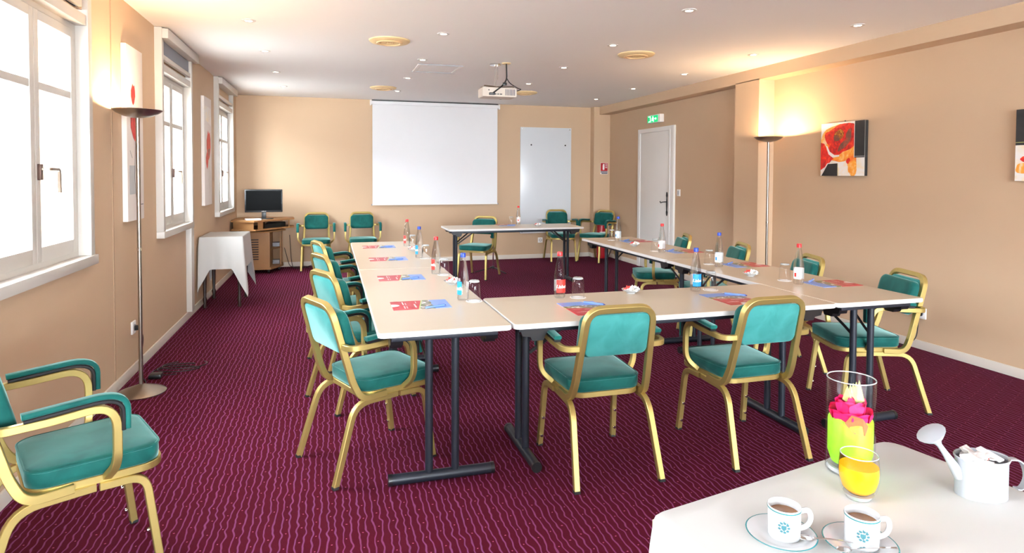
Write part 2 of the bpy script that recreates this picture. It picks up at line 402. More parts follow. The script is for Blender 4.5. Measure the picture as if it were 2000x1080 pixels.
# baseboards
def skirt(name, segs):
    b = BM()
    for x0, x1, y0, y1 in segs:
        box(b, x0, x1, y0, y1, 0, .072, bev=.003)
    struct(name, b, 'skirt')
t_ = .013
skirt('baseboard_left', [(XL, XL+t_, YB, YF)])
skirt('baseboard_back', [(XL, 4.40, YF-t_, YF), (4.40-t_, 4.40, 10.04-t_, YF), (4.40, XR, 10.04-t_, 10.04)])
skirt('baseboard_right', [(XR-t_, XR, YB, 5.83), (XB, XR, 5.83-t_, 5.83), (XB-t_, XB, 5.83-t_, 6.25+t_), (XB, XR, 6.25, 6.25+t_), (XR-t_-.012, XR, 6.26, 7.86), (XR-t_, XR, 8.96, 10.04)])
# brown board joint on the left wall + white duct
b = BM(); box(b, XL, XL+.004, 4.60, 4.612, .075, ZC-.02); struct('trim_wall_joint', b, mat('joint_brown', (168, 140, 114), .8, noise=.05))
b = BM(); box(b, XL, -1.305, 6.72, 6.845, .075, .905, bev=.004); struct('trim_white_duct', b, 'white')

# ------------------------------------------------------------------ windows
def window(idx, y0, y1, xc, blind, sx, sill_ext=0):
    root = bpy.data.objects.new('window_%d' % idx, None); C.objects.link(root); root.location = (XL, (y0+y1)/2, .9); root['kind'] = 'structure'
    def P(name, b, m, par=root):
        o = obj(name, b, m, par); o.matrix_parent_inverse = Matrix.Identity(4)
        if par is root: o.location = (-XL, -(y0+y1)/2, -.9)
        return o
    w_ = .06
    b = BM()   # projecting casing, box shaped
    box(b, XL-.05, xc, y0, y0+w_, .955, ZC-.004, bev=.004); box(b, XL-.05, xc, y1-w_, y1, .955, ZC-.004, bev=.004)
    box(b, XL-.05, xc-.008, y0+w_*.5, y1-w_*.5, 2.27, 2.33, bev=.003)
    P('casing', b, 'white')
    b = BM(); box(b, XL-.21, xc+.012 if sill_ext else xc+.003, y0-sill_ext, y1+sill_ext, .90, .955, bev=.004); P('sill', b, 'white')
    # sashes: two casements with a transom bar, sx = sash front plane
    ym = (y0+y1)/2; ya, yb = y0+w_, y1-w_
    b = BM(); fz0, fz1 = .955, 2.33
    fd = sx-.10
    box(b, fd, sx-.005, ya, ya+.03, fz0, fz1); box(b, fd, sx-.005, yb-.03, yb, fz0, fz1); box(b, fd, sx-.005, ya+.028, yb-.028, 2.24, fz1); box(b, fd, sx-.005, ya+.028, yb-.028, fz0, fz0+.03)
    P('window_frame', b, 'white')
    for s, (a, c) in enumerate(((ya+.03, ym), (ym, yb-.03))):
        b = BM(); st = .052
        z0, z1 = fz0+.03, 2.238
        box(b, sx-.055, sx, a+.001, a+st, z0, z1, bev=.005); box(b, sx-.055, sx, c-st, c-.001, z0, z1, bev=.005)
        box(b, sx-.055, sx, a+st-.004, c-st+.004, z0, z0+.075, bev=.005); box(b, sx-.055, sx, a+st-.004, c-st+.004, z1-.05, z1, bev=.005)
        box(b, sx-.05, sx-.004, a+st-.004, c-st+.004, 1.845, 1.885, bev=.004)
        so = P('casement', b, 'white')
        b = BM(); box(b, sx-.032, sx-.028, a+st-.003, c-st+.003, z0+.07, z1-.045)
        po = obj('pane', b, 'pane', so)
    # handle
    b = BM(); yh = ym+.012; box(b, sx-.002, sx+.016, yh, yh+.03, 1.395, 1.475, bev=.003)
    ho = P('window_handle', b, mat('bronze_rosette', (88, 66, 58), .4, metal=.6, noise=.1))
    b = BM(); sweep(b, rp([(sx+.014, yh+.015, 1.45), (sx+.05, yh+.015, 1.45), (sx+.052, yh+.115, 1.45), (sx+.052, yh+.12, 1.33)], [.012, .02]), rsec(.014, .016)); obj('lever', b, 'silver', ho)
    # roller blind
    if blind:
        b = BM(); box(b, XL-.02, xc+.045, y0+.01, y1+.08, 2.525, 2.605, bev=.006); P('blind_cassette', b, 'white')
        if blind > 1:
            b = BM(); box(b, xc-.028, xc-.024, y0+w_, y1-w_, 2.40, 2.54); P('blind_fabric', b, 'grey')
        b = BM(); box(b, xc-.035, xc-.006, y0+w_-.002, y1-w_+.002, 2.365, 2.405, bev=.005); P('blind_bottom_bar', b, 'white')
    else:
        b = BM(); box(b, XL-.02, xc-.004, y0+w_, y1-w_-.07, 2.36, ZC-.005, bev=.006); P('blind_cassette', b, 'white')
    return root
for i, (a, c, xc) in enumerate(WIN):
    window(i+1, a, c, xc, {4: 2, 5: 1}.get(i, 0), -1.385 if i < 4 else -1.365, .02 if i < 4 else 0)
# added window behind the viewpoint, never in view, lights the room
root = bpy.data.objects.new('window_7', None); C.objects.link(root); root['kind'] = 'structure'
b = BM()
for k in range(5):
    x = BW[0]+(BW[1]-BW[0])*k/4; box(b, x-.03, x+.03, YB-.12, YB-.05, BW[2], BW[3])
box(b, BW[0], BW[1], YB-.12, YB-.05, BW[2], BW[2]+.06); box(b, BW[0], BW[1], YB-.12, YB-.05, BW[3]-.06, BW[3]); obj('window_frame', b, 'white', root)
b = BM(); box(b, BW[0], BW[1], YB-.09, YB-.085, BW[2], BW[3]); obj('pane', b, 'pane', root)
# neighbouring facade and ground outside, raised and made pale to bounce daylight to the ceiling
b = BM(); box(b, -18.3, -18, -14, 24, -.5, 5.2)
for k in range(7): box(b, -18.02, -17.9, -13+k*5.5, -12.6+k*5.5, -.5, 5.2)
o = struct('wall_outside', b, 'pinkwall', smooth=0)
b = BM(); box(b, -30, 30, -30, 40, -.7, -.5); o = struct('floor_outside', b, 'bounce_ground', smooth=0)

# ------------------------------------------------------------------ door, switch, sockets, signs
door = bpy.data.objects.new('door_1', None); C.objects.link(door); door['kind'] = 'structure'; door.location = (0, 0, 0)
b = BM(); X1 = XR-.03
box(b, X1, XR+.01, 7.87, 7.965, 0, 2.15, bev=.004); box(b, X1, XR+.01, 8.87, 8.95, 0, 2.15, bev=.004); box(b, X1, XR+.01, 7.96, 8.875, 2.085, 2.149, bev=.004)
box(b, X1-.008, X1+.002, 7.965, 7.985, 0, 2.10, bev=.002); obj('door_frame', b, 'door', door)
b = BM(); box(b, XR-.022, XR+.01, 7.967, 8.868, .006, 2.083, bev=.003); obj('door_leaf', b, 'door', door)
b = BM(); xp = XR-.026
pts = [(-.012, -.16), (-.02, -.12), (-.008, -.09), (-.014, -.03), (-.014, .03), (-.008, .09), (-.02, .12), (-.012, .16), (0, .175), (.012, .16), (.02, .12), (.008, .09), (.014, .03), (.014, -.03), (.008, -.09), (.02, -.12), (.012, -.16), (0, -.175)]
prism(b, pts, xp-.004, xp+.006, fn=lambda a, c, d: (d, 8.05+a, 1.02+c)); h = obj('door_handle', b, 'iron', door)
b = BM(); tube(b, rp([(xp, 8.05, 1.05), (xp-.045, 8.05, 1.05), (xp-.045, 8.10, 1.045), (xp-.045, 8.15, 1.03), (xp-.045, 8.165, 1.055)], .015), .007); obj('lever', b, 'iron', h)

def plate(b, axis, pos, a, z, w, h, t=.01):
    if axis == 'x': box(b, pos-t, pos+.001, a-w/2, a+w/2, z-h/2, z+h/2, bev=.002)
    elif axis == 'X': box(b, pos-.001, pos+t, a-w/2, a+w/2, z-h/2, z+h/2, bev=.002)
    else: box(b, a-w/2, a+w/2, pos-t, pos+.001, z-h/2, z+h/2, bev=.002)
t = empty('light_switch', 'white light switch on the beige wall beside the door', 'switch', (XR, 7.77, 1.19))
b = BM(); box(b, -.01, .001, -.04, .04, -.047, .047, bev=.003); obj('plate', b, 'paper', t)
b = BM(); box(b, -.015, -.009, -.022, .022, -.028, .028, bev=.002); obj('rocker', b, 'porc', t)
def socket(loc, rz, label):
    t = empty('wall_socket', label, 'socket', loc, rz)   # local: wall behind at +y
    b = BM(); box(b, -.042, .042, -.012, .001, -.045, .045, bev=.004); obj('plate', b, 'paper', t)
    b = BM()
    for k in range(20):
        a = 2*PI*k/20
        box(b, -.0035, .0035, -.016, -.011, .018, .024, mtx=Matrix.Rotation(a, 4, 'Y'))
    obj('socket_ring', b, 'kit', t)
    b = BM()
    for s in (-1, 1): box(b, s*.009-.0025, s*.009+.0025, -.0145, -.011, -.003, .003)
    obj('contact_hole', b, 'plastic', t)
    return t
socket((XL, 4.99, .335), PI/2, 'white wall socket with black plug, low on the left wall behind the floor lamp')
socket((3.475, YF, .31), 0, 'white wall socket low on the far wall below the white panel')
socket((XR, 3.99, .30), -PI/2, 'white wall socket low on the right wall behind the nearest right-hand chair')

t = empty('exit_sign', 'green glowing emergency exit sign above the white door', 'sign', (XR, 8.40, 2.275))
b = BM(); box(b, -.07, 0, -.20, .17, -.058, .062, bev=.008); obj('housing', b, 'paper', t)
b = BM(); box(b, -.074, -.069, -.145, .165, -.05, .05, bev=.002); pn = obj('sign_face', b, 'exit', t)
b = BM()   # running figure, arrow and doorway pictogram
fnx = lambda a, c, d: (d, -a, c)
prism(b, [(.002+.009*math.cos(k*PI/5), .03+.009*math.sin(k*PI/5)) for k in range(10)], -.0765, -.0738, fn=fnx)
for q in ([(-.012, .018), (.012, .02), (.014, -.002), (-.006, -.006)], [(-.012, .016), (-.03, .002), (-.026, -.003), (-.010, .008)], [(.01, .018), (.028, .006), (.03, .012), (.014, .024)], [(-.006, -.004), (-.02, -.02), (-.036, -.018), (-.036, -.025), (-.016, -.028), (.004, -.008)], [(.004, -.004), (.022, -.02), (.018, -.042), (.026, -.042), (.03, -.017), (.014, .0)]):
    prism(b, q, -.0765, -.0738, fn=fnx)
prism(b, [(.05, .004), (.085, .004), (.085, .018), (.108, 0), (.085, -.018), (.085, -.004), (.05, -.004)], -.0765, -.0738, fn=fnx)
for q in ([(-.13, -.04), (-.07, -.04), (-.07, -.034), (-.13, -.034)], [(-.075, -.04), (-.068, -.04), (-.068, .04), (-.075, .04)], [(-.13, .034), (-.07, .034), (-.07, .04), (-.13, .04)]): prism(b, q, -.0765, -.0738, fn=fnx)
obj('pictogram', b, 'exitw', pn)

t = empty('fire_extinguisher_sign', 'red fire extinguisher sign on the corner pillar at eye height', 'sign', (4.595, 10.04, 1.55))
b = BM(); box(b, -.07, .07, -.004, 0, -.10, .10); obj('panel', b, 'paper', t)
b = BM(); box(b, -.066, .066, -.006, -.0035, -.045, .096); o2 = obj('red_field', b, 'extred', t)
b = BM(); f2 = lambda a, c, d: (a, d, c)
prism(b, rrect(.017, .045, .012, 4, -.012, .02), -.0085, -.0055, fn=f2); prism(b, [(-.02, .062), (0, .062), (.006, .08), (-.024, .08)], -.0085, -.0055, fn=f2)
for k in range(3): box(b, .018, .055, -.0085, -.0055, .07-k*.03, .082-k*.03)
obj('pictogram', b, 'paper', o2)
b = BM(); box(b, -.066, .066, -.006, -.0035, -.07, -.052); box(b, -.05, .064, -.006, -.0035, -.094, -.078); obj('text_band', b, 'ink', t)

t = empty('fire_extinguisher', 'red fire extinguisher with black valve standing behind the corner chair', 'extinguisher', (4.50, 9.93, 0))
b = BM(); lathe(b, [(0, .0), (.07, 0), (.075, .02), (.075, .56), (.06, .64), (.03, .68), (.02, .70), (0, .70)]); obj('cylinder', b, 'extred', t)
b = BM(); box(b, -.055, .055, -.079, -.06, .30, .46); obj('instruction_label', b, 'paper', t)
b = BM(); box(b, -.02, .02, -.02, .02, .69, .75, bev=.004); box(b, -.10, .02, -.012, .012, .76, .785, bev=.004); box(b, -.10, .0, -.012, .012, .725, .74, bev=.003); obj('valve', b, 'plastic', t)
b = BM(); tube(b, rp([(.015, 0, .74), (.09, -.02, .74), (.10, -.02, .45), (.08, -.03, .2)], .04), .011); obj('hose', b, 'plastic', t)

# ------------------------------------------------------------------ projection screen, white panel, projector
t = empty('projection_screen', 'large white roller projection screen pulled down on the far wall', 'screen', (1.67, YF, .95))
b = BM(); box(b, -1.04, 1.04, -.07, -.002, 1.59, 1.645, bev=.01); obj('roller_case', b, 'screen', t)
b = BM()
for s in (-1, 1): box(b, s*1.05-.012, s*1.05+.012, -.075, 0, 1.575, 1.655, bev=.003)
obj('bracket', b, 'paper', t)
b = BM(); box(b, -1.03, 1.03, -.05, -.02, 1.65, 1.664); obj('mounting_rail', b, 'plastic', t)
b = BM(); box(b, -1.025, 1.025, -.041, -.038, .0, 1.60); obj('screen_fabric', b, 'screen', t)
b = BM(); box(b, -1.03, 1.03, -.046, -.033, -.012, .004, bev=.003); fb = obj('bottom_bar', b, 'paper', t)
b = BM()
for s in (-1, 1): box(b, s*1.036-.008, s*1.036+.008, -.05, -.03, -.016, .008, bev=.003)
obj('end_cap', b, 'kit', fb)

t = empty('wall_panel', 'tall white magnetic board on the far wall right of the screen', 'whiteboard', (3.567, YF, 1.34))
b = BM(); box(b, -.462, .462, -.022, -.004, -.908, .905, bev=.002); obj('board', b, 'wb', t)
for sx_, sz_ in ((-.43, .875), (.43, .875), (-.43, -.88), (.43, -.88)):
    b = BM(); lathe(b, [(0, 0), (.013, 0), (.010, .014), (0, .016)], 12); obj('fixing_stud', b, 'chrome', t, loc=(sx_, -.022, sz_), rot=(PI/2, 0, 0))
for k, x_ in enumerate((-.27, .35)):
    b = BM(); lathe(b, [(0, 0), (.013, 0), (.013, .008), (0, .01)], 14); o = obj('round_magnet', b, 'plastic', None, loc=(3.567+x_, YF-.022, 1.945), rot=(PI/2, 0, 0))
    tag(o, ('small black magnet at the left of the tall white board', 'small black magnet at the right of the tall white board')[k], 'magnet', 'magnets on the white board')

t = empty('ceiling_projector', 'white video projector hanging from the ceiling in front of the screen', 'projector', (1.72, 6.5, 2.30))
b = BM(); prism(b, [(-.185, -.12), (.185, -.12), (.185, .10), (.15, .13), (-.15, .13), (-.185, .10)], -.045, .05); bmesh.ops.bevel(b, geom=b.edges[:], offset=.006, segments=2, affect='EDGES'); obj('body', b, 'proj', t)
b = BM()
for k in range(7): box(b, .06+k*.016, .066+k*.016, -.124, -.119, -.03, .035)
obj('vent_grille', b, 'ink', t)
for k, (x_, z_, w_) in enumerate(((-.12, .02, .012), (-.10, -.02, .03), (-.05, -.02, .02), (-.02, -.02, .018), (.01, -.02, .026))):
    b = BM(); box(b, x_-w_/2, x_+w_/2, -.125, -.118, z_-.005, z_+.005); obj('port', b, 'plastic', t)
b = BM(); lathe(b, [(0, 0), (.045, 0), (.045, .03), (.035, .035), (.0, .03)], 24); obj('lens', b, 'plastic', t, loc=(.08, .12, 0), rot=(-PI/2, 0, 0))
b = BM(); tube(b, [(-.02, 0, .07), (-.02, 0, .305)], .008); tube(b, [(0.005, 0, .15), (0.005, 0, .305)], .005)
lathe(b, [(0, .300), (.06, .300), (.06, .314), (0, .315)], 24, c=(-.02, 0, 0)); obj('mounting_pole', b, 'chrome', t)
b = BM()
for a, c in (((-.16, -.08), (.16, .08)), ((-.16, .08), (.16, -.08))): sweep(b, rp([(a[0], a[1], .05), (a[0], a[1], .072), (c[0], c[1], .072), (c[0], c[1], .05)], .01), rsec(.014, .004))
obj('spider_bracket', b, 'silver', t)
o = tag(obj('cable_duct_cap', lathe(BM(), [(0, -.008), (.045, -.008), (.05, 0), (0, 0)], 20), 'beige', None, loc=(1.80, 6.42, ZC)), 'small round cable outlet on the ceiling above the projector', 'cable outlet')
b = BM(); tube(b, rp([(1.80, 6.42, 2.61), (1.80, 6.40, 2.44), (1.745, 6.35, 2.37), (1.64, 6.36, 2.288)], .04), .008)
tube(b, rp([(1.80, 6.41, 2.46), (1.82, 6.37, 2.40), (1.90, 6.34, 2.345), (1.97, 6.42, 2.345), (1.93, 6.46, 2.33)], .03), .005)
box(b, 1.60, 1.66, 6.345, 6.378, 2.268, 2.292, bev=.004); box(b, 1.745, 1.785, 6.34, 6.37, 2.37, 2.40, bev=.004)
tag(obj('projector_cable', b, 'plastic'), 'black cables dropping from the ceiling to the projector', 'cable')

# ceiling hatch and round air vents
t = empty('ceiling_hatch', 'rectangular white access hatch in the ceiling left of the projector', 'hatch', (1.15, 6.975, ZC))
b = BM(); H = (.235, .25)
for x0, x1, y0, y1 in ((-.24, .24, -.255, -.235), (-.24, .24, .235, .255), (-.24, -.205, -.235, .235), (.205, .24, -.235, .235)): box(b, x0, x1, y0, y1, -.008, 0, bev=.002)
obj('hatch_frame', b, 'paper', t)
b = BM(); box(b, -.2, .2, -.23, .23, -.004, 0); obj('hatch_panel', b, 'ceil', t)
b = BM()
for x0, x1, y0, y1 in ((-.246, .246, -.259, -.255), (-.246, .246, .255, .259), (-.205, .205, -.236, -.232), (-.205, .205, .231, .235)): box(b, x0, x1, y0, y1, -.0095, -.001)
obj('shadow_gap', b, 'kit', t)
def vent():
    t = empty('round_air_vent', '', 'vent')
    b = BM(); lathe(b, [(0, -.022), (.12, -.022), (.165, -.018), (.178, -.008), (.18, 0), (0, 0)], 40); obj('disc', b, 'beige', t)
    b = BM(); lathe(b, [(.085, -.0225), (.09, -.030), (.11, -.030), (.115, -.0215)], 36)
    for k in range(9): box(b, -.09+k*.02, -.082+k*.02, -.012, .012, -.026, -.02)
    obj('louvre_ring', b, mat('ochre_plastic', (222, 188, 138), .5, noise=.05), t)
    return t
v0 = vent(); g = 'round beige ceiling vents'
place(v0, (.51, 5.65, ZC), 0, 'largest looking round beige ceiling vent, near the left windows', g)
for loc, l in (((2.875, 5.56, ZC), 'round beige ceiling vent right of the projector, nearest the right beam'), ((.70, 8.72, ZC), 'round beige ceiling vent just in front of the left end of the screen'), ((2.69, 8.60, ZC), 'round beige ceiling vent behind the projector body')):
    place(copy_tree(v0), loc, 0, l, g)
def spot():
    t = empty('downlight', '', 'ceiling light')
    b = BM(); lathe(b, [(.028, 0), (.028, -.006), (.042, -.008), (.052, -.004), (.053, 0)], 28); obj('trim_ring', b, 'edge', t)
    b = BM(); lathe(b, [(0, -.003), (.026, -.0045), (.028, 0), (0, 0)], 20); obj('lamp_glass', b, 'spotglow', t)
    l = bpy.data.lights.new('spot_beam', 'SPOT'); l.energy = SPOT; l.color = (1, .80, .58); l.spot_size = math.radians(110); l.spot_blend = .8; l.shadow_soft_size = .03
    lo = bpy.data.objects.new('spot_beam', l); C.objects.link(lo); lo.parent = t; lo.location = (0, 0, -.02)
    return t
s0 = spot(); first = True; g = 'recessed ceiling downlights'
cols = {-.6: 'left', .92: 'centre left', 2.475: 'centre right', 3.975: 'right'}
rows = {3.98: 'nearest', 5.24: 'second', 6.48: 'third', 7.76: 'fourth', 9.0: 'farthest'}
for x_, cn in cols.items():
    for y_, rn in rows.items():
        if y_ == 3.98 and x_ < 2: continue
        o = s0 if first else copy_tree(s0); first = False
        place(o, (x_, y_, ZC), 0, 'recessed ceiling downlight in the %s column, %s row from the camera' % (cn, rn), g)

# ------------------------------------------------------------------ floor lamps
def floor_lamp():
    t = empty('floor_lamp', '', 'floor lamp')
    b = BM(); lathe(b, [(0, 0), (.142, 0), (.146, .006), (.135, .014), (.08, .034), (.03, .052), (.012, .058), (0, .06)], 44); obj('base', b, 'silver', t)
    b = BM(); lathe(b, [(0, .05), (.0125, .05), (.0125, 1.79), (0, 1.79)], 18); pl = obj('pole', b, 'silver', t)
    b = BM(); lathe(b, [(.0135, .93), (.0145, .93), (.0145, .95), (.0135, .95)], 18); obj('joint_collar', b, 'chrome', pl)
    b = BM(); lathe(b, [(.0, 1.785), (.035, 1.788), (.08, 1.798), (.12, 1.817), (.145, 1.838), (.143, 1.84), (.118, 1.821), (.078, 1.803), (.034, 1.793), (0, 1.791)], 44); obj('lamp_shade', b, 'silver', t)
    b = BM(); box(b, -.05, .05, -.008, .008, 1.80, 1.815, bev=.003); obj('halogen_bulb', b, 'lampglow', t)
    l = bpy.data.lights.new('uplight', 'SPOT'); l.energy = LAMP_UP; l.color = (1, .66, .36); l.spot_size = math.radians(176); l.spot_blend = .12; l.shadow_soft_size = .035
    lo = bpy.data.objects.new('uplight', l); C.objects.link(lo); lo.parent = t; lo.location = (0, 0, 1.832); lo.rotation_euler = (PI, 0, 0)
    return t
l0 = floor_lamp(); place(l0, (-1.19, 4.55, 0), 0, 'tall metal uplighter floor lamp by the left wall between windows and red flower canvas', 'uplighter floor lamps')
place(copy_tree(l0), (4.42, 5.56, 0), 0, 'tall metal uplighter floor lamp in the corner by the right pillar', 'uplighter floor lamps')
b = BM(); box(b, -1.345, -1.30, 4.975, 5.005, .315, .35, bev=.006)
tube(b, rp([(-1.31, 4.99, .325), (-1.285, 4.985, .27), (-1.29, 4.93, .10), (-1.27, 4.85, .012), (-1.22, 4.78, .008), (-1.20, 4.68, .008)], .06), .004)
for k in range(3):
    tube(b, [Vector((-1.08+.15*math.cos(a)+.02*k, 4.98+.10*math.sin(a)+.05*k, .008+.004*k)) for a in [j*PI/9+k for j in range(15)]], .004)
box(b, -1.22, -1.14, 4.82, 4.90, .0, .03, bev=.008)
tag(obj('lamp_cord', b, 'plastic'), 'black lamp cord with plug and foot switch coiled on the carpet by the left wall', 'cord')

b = BM(); box(b, 3.86, 3.96, 4.98, 5.06, 0, .03, bev=.008)
tube(b, rp([(4.40, 5.42, .012), (4.30, 5.25, .006), (4.10, 5.12, .006), (3.93, 5.03, .012)], .06), .004); tube(b, rp([(3.89, 5.0, .012), (4.0, 4.7, .006), (4.3, 4.4, .006), (4.55, 4.1, .006), (4.66, 4.0, .06), (4.675, 3.99, .285)], .08), .004)
box(b, 4.665, 4.695, 3.975, 4.005, .28, .315, bev=.005)
tag(obj('lamp_cord', b, 'plastic'), 'black lamp cord with foot switch on the carpet by the right wall', 'cord')

# ------------------------------------------------------------------ canvases
def blob(cx, cy, rx, ry, n=22, j=.12, seed=0, rot=0):
    R = random.Random(seed); out = []
    ph = [R.uniform(0, 6.28) for _ in range(3)]
    for k in range(n):
        a = 2*PI*k/n; s = 1+j*(math.sin(2*a+ph[0])+.6*math.sin(3*a+ph[1])+.4*math.sin(5*a+ph[2]))
        x, y = rx*s*math.cos(a), ry*s*math.sin(a); out.append((cx+x*math.cos(rot)-y*math.sin(rot), cy+x*math.sin(rot)+y*math.cos(rot)))
    return out
def canvas(name, label, loc, rz, W, Hh, D, layers, edge='canvas', group=None):
    t = empty(name, label, 'painting', loc, rz, group)   # local: x right, z up, faces -y, wall at y=0
    b = BM(); box(b, -W/2, W/2, -D, -.002, -Hh/2, Hh/2, bev=.003); obj('canvas', b, edge, t)
    names = []; b = BM()
    for k, (pts, m) in enumerate(layers):
        if m not in names: names.append(m)
        pts = [(max(-W/2+.0005, min(W/2-.0005, x)), max(-Hh/2+.0005, min(Hh/2-.0005, y))) for x, y in pts]
        f = b.faces.new([b.verts.new((x, -D-.0006-.00025*k, y)) for x, y in pts]); f.material_index = names.index(m)
    bmesh.ops.triangulate(b, faces=b.faces[:])
    me = bpy.data.meshes.new('painted_motif')
    for f in b.faces:
        f.normal_update()
        if f.normal.y > 0: f.normal_flip()
    b.to_mesh(me); b.free()
    for m in names: me.materials.append(M[m])
    o = bpy.data.objects.new('painted_motif', me); C.objects.link(o); o.parent = t
    b = BM(); lathe(b, [(0, 0), (.004, 0), (.004, .012), (0, .012)], 8); obj('hanging_nail', b, 'plastic', t, loc=(0, -.006, Hh/2+.006))
    return t
# left wall: local x right looking at wall from room means +y world -> rz = +90deg : faces +x
def tulip(cx, top, bot, w, m='ptulip'):
    h = top-bot
    return [(cx-w*.1, top), (cx-w*.5, top-h*.35), (cx-w*.48, top-h*.62), (cx-w*.2, bot+h*.08), (cx, bot), (cx+w*.25, bot+h*.12), (cx+w*.5, top-h*.55), (cx+w*.46, top-h*.3), (cx+w*.3, top-h*.04), (cx+w*.08, top-h*.12)]
L1 = [([(-.19, .12), (-.07, .12), (-.07, .28), (-.19, .28)], 'pgrey'),
      ([(-.15, -.42), (-.02, -.42), (-.02, -.22), (-.15, -.22)], 'pgrey'),
      ([(0, -.05), (.05, -.05), (.08, -.35), (.0, -.25)], 'pgrey'),
      ([(-.01, -.04), (-.004, -.04), (-.03, -.3), (.035, -.58), (.028, -.58), (-.037, -.3)], 'ink'),
      (tulip(-.01, .19, -.05, .21), 'ptulip'), (tulip(-.05, .35, .20, .10), 'ptulip'), ([(-.06, .25), (-.035, .25), (-.04, .205)], 'pbrown'),
      ([(-.14, -.12), (-.09, -.17), (-.088, -.165), (-.138, -.115)], 'ink'), ([(.1, -.5), (.16, -.5), (.16, -.495), (.1, -.495)], 'ink')]
canvas('tall_canvas', 'tall white canvas with two red tulips behind the left floor lamp', (XL, 4.99, 1.705), PI/2, .38, 1.21, .035, L1, group='tall tulip canvases')
L2 = [([(-.20, .5), (.18, .5), (.2, .3), (-.12, .34)], 'ppale'), (tulip(.03, .24, -.10, .24), 'ptulip'), ([(-.02, .02), (.10, .04), (.06, -.055), (.02, -.05)], 'pbrown'), (tulip(-.07, .0, -.20, .14), 'ptulip'),
      ([(.03, -.05), (.036, -.05), (.10, -.5), (.095, -.5)], 'sage'), ([(-.07, -.18), (-.065, -.18), (.06, -.42), (.055, -.42)], 'pgrey')]
canvas('tall_canvas', 'tall white canvas with an orange red tulip between the two far left windows', (XL, 7.725, 1.68), PI/2, .43, 1.205, .035, L2, group='tall tulip canvases')
# right wall canvases: faces -x -> rz=-90deg ; local +x = world -y (towards camera/right in the photo)
A = [([(-.265, -.255), (.265, -.255), (.265, .255), (-.265, .255)], 'ppale'),
     (blob(-.06, .05, .22, .20, seed=3), 'porange'), (blob(.12, -.12, .06, .13, seed=5), 'porange'),
     (blob(.0, .11, .18, .145, seed=1, j=.1), 'pred'), (blob(-.15, .12, .06, .07, seed=8), 'pred'), (blob(-.05, .02, .13, .075, seed=4, rot=.5), 'pred'),
     (blob(.02, .04, .085, .03, seed=12, rot=.7), 'pbrown'), (blob(.08, .13, .03, .06, seed=14), 'pbrown'),
     (blob(-.04, .135, .068, .045, seed=6, rot=.45, j=.06), 'pcore'), (blob(-.07, .105, .035, .03, seed=9), 'pbrown'),
     ([(-.265, .07), (-.22, .06), (-.19, .0), (-.14, -.06), (-.1, -.08), (-.14, -.12), (-.19, -.16), (-.265, -.20)], 'pred'),
     ([(-.20, .04), (-.18, .035), (-.15, -.02), (-.09, -.055), (-.03, -.055), (-.03, -.07), (-.11, -.08), (-.165, -.045)], 'canvas'),
     ([(-.265, -.245), (-.18, -.135), (-.155, -.13), (-.255, -.25)], 'canvas'),
     ([(-.25, -.255), (-.17, -.14), (-.05, -.135), (-.05, -.255)], 'pblack'), ([(-.048, -.135), (-.044, -.135), (-.044, -.255), (-.048, -.255)], 'sage'),
     (blob(.08, -.115, .022, .03, seed=21), 'pred'), (blob(.1, -.17, .025, .05, seed=22), 'porange'),
     ([(.15, -.085), (.265, -.085), (.265, .255), (.15, .255)], 'pblack'), ([(.145, -.085), (.151, -.085), (.151, .255), (.145, .255)], 'canvas'), ([(.15, -.075), (.265, -.075), (.265, -.072), (.15, -.072)], 'pgrey')]
canvas('square_canvas', 'square abstract canvas of a large red poppy with black blocks, right wall', (XR, 4.83, 1.69), -PI/2, .53, .51, .035, A, edge='pblack', group='abstract flower canvases')
B = [([(-.265, -.255), (.265, -.255), (.265, .255), (-.265, .255)], 'ppale'), ([(-.265, .0), (.05, .0), (.05, .255), (-.265, .255)], 'pblack'), ([(-.265, .018), (.05, .018), (.05, .022), (-.265, .022)], 'sage'),
     (blob(.12, .05, .12, .14, seed=31), 'pred'), (blob(-.2, -.16, .06, .04, seed=32), 'porange'), (blob(-.2, -.10, .03, .02, seed=33), 'pred')]
canvas('square_canvas', 'square abstract canvas cut off by the right photo edge, black upper block', (XR, 3.00, 1.655), -PI/2, .53, .505, .035, B, group='abstract flower canvases')

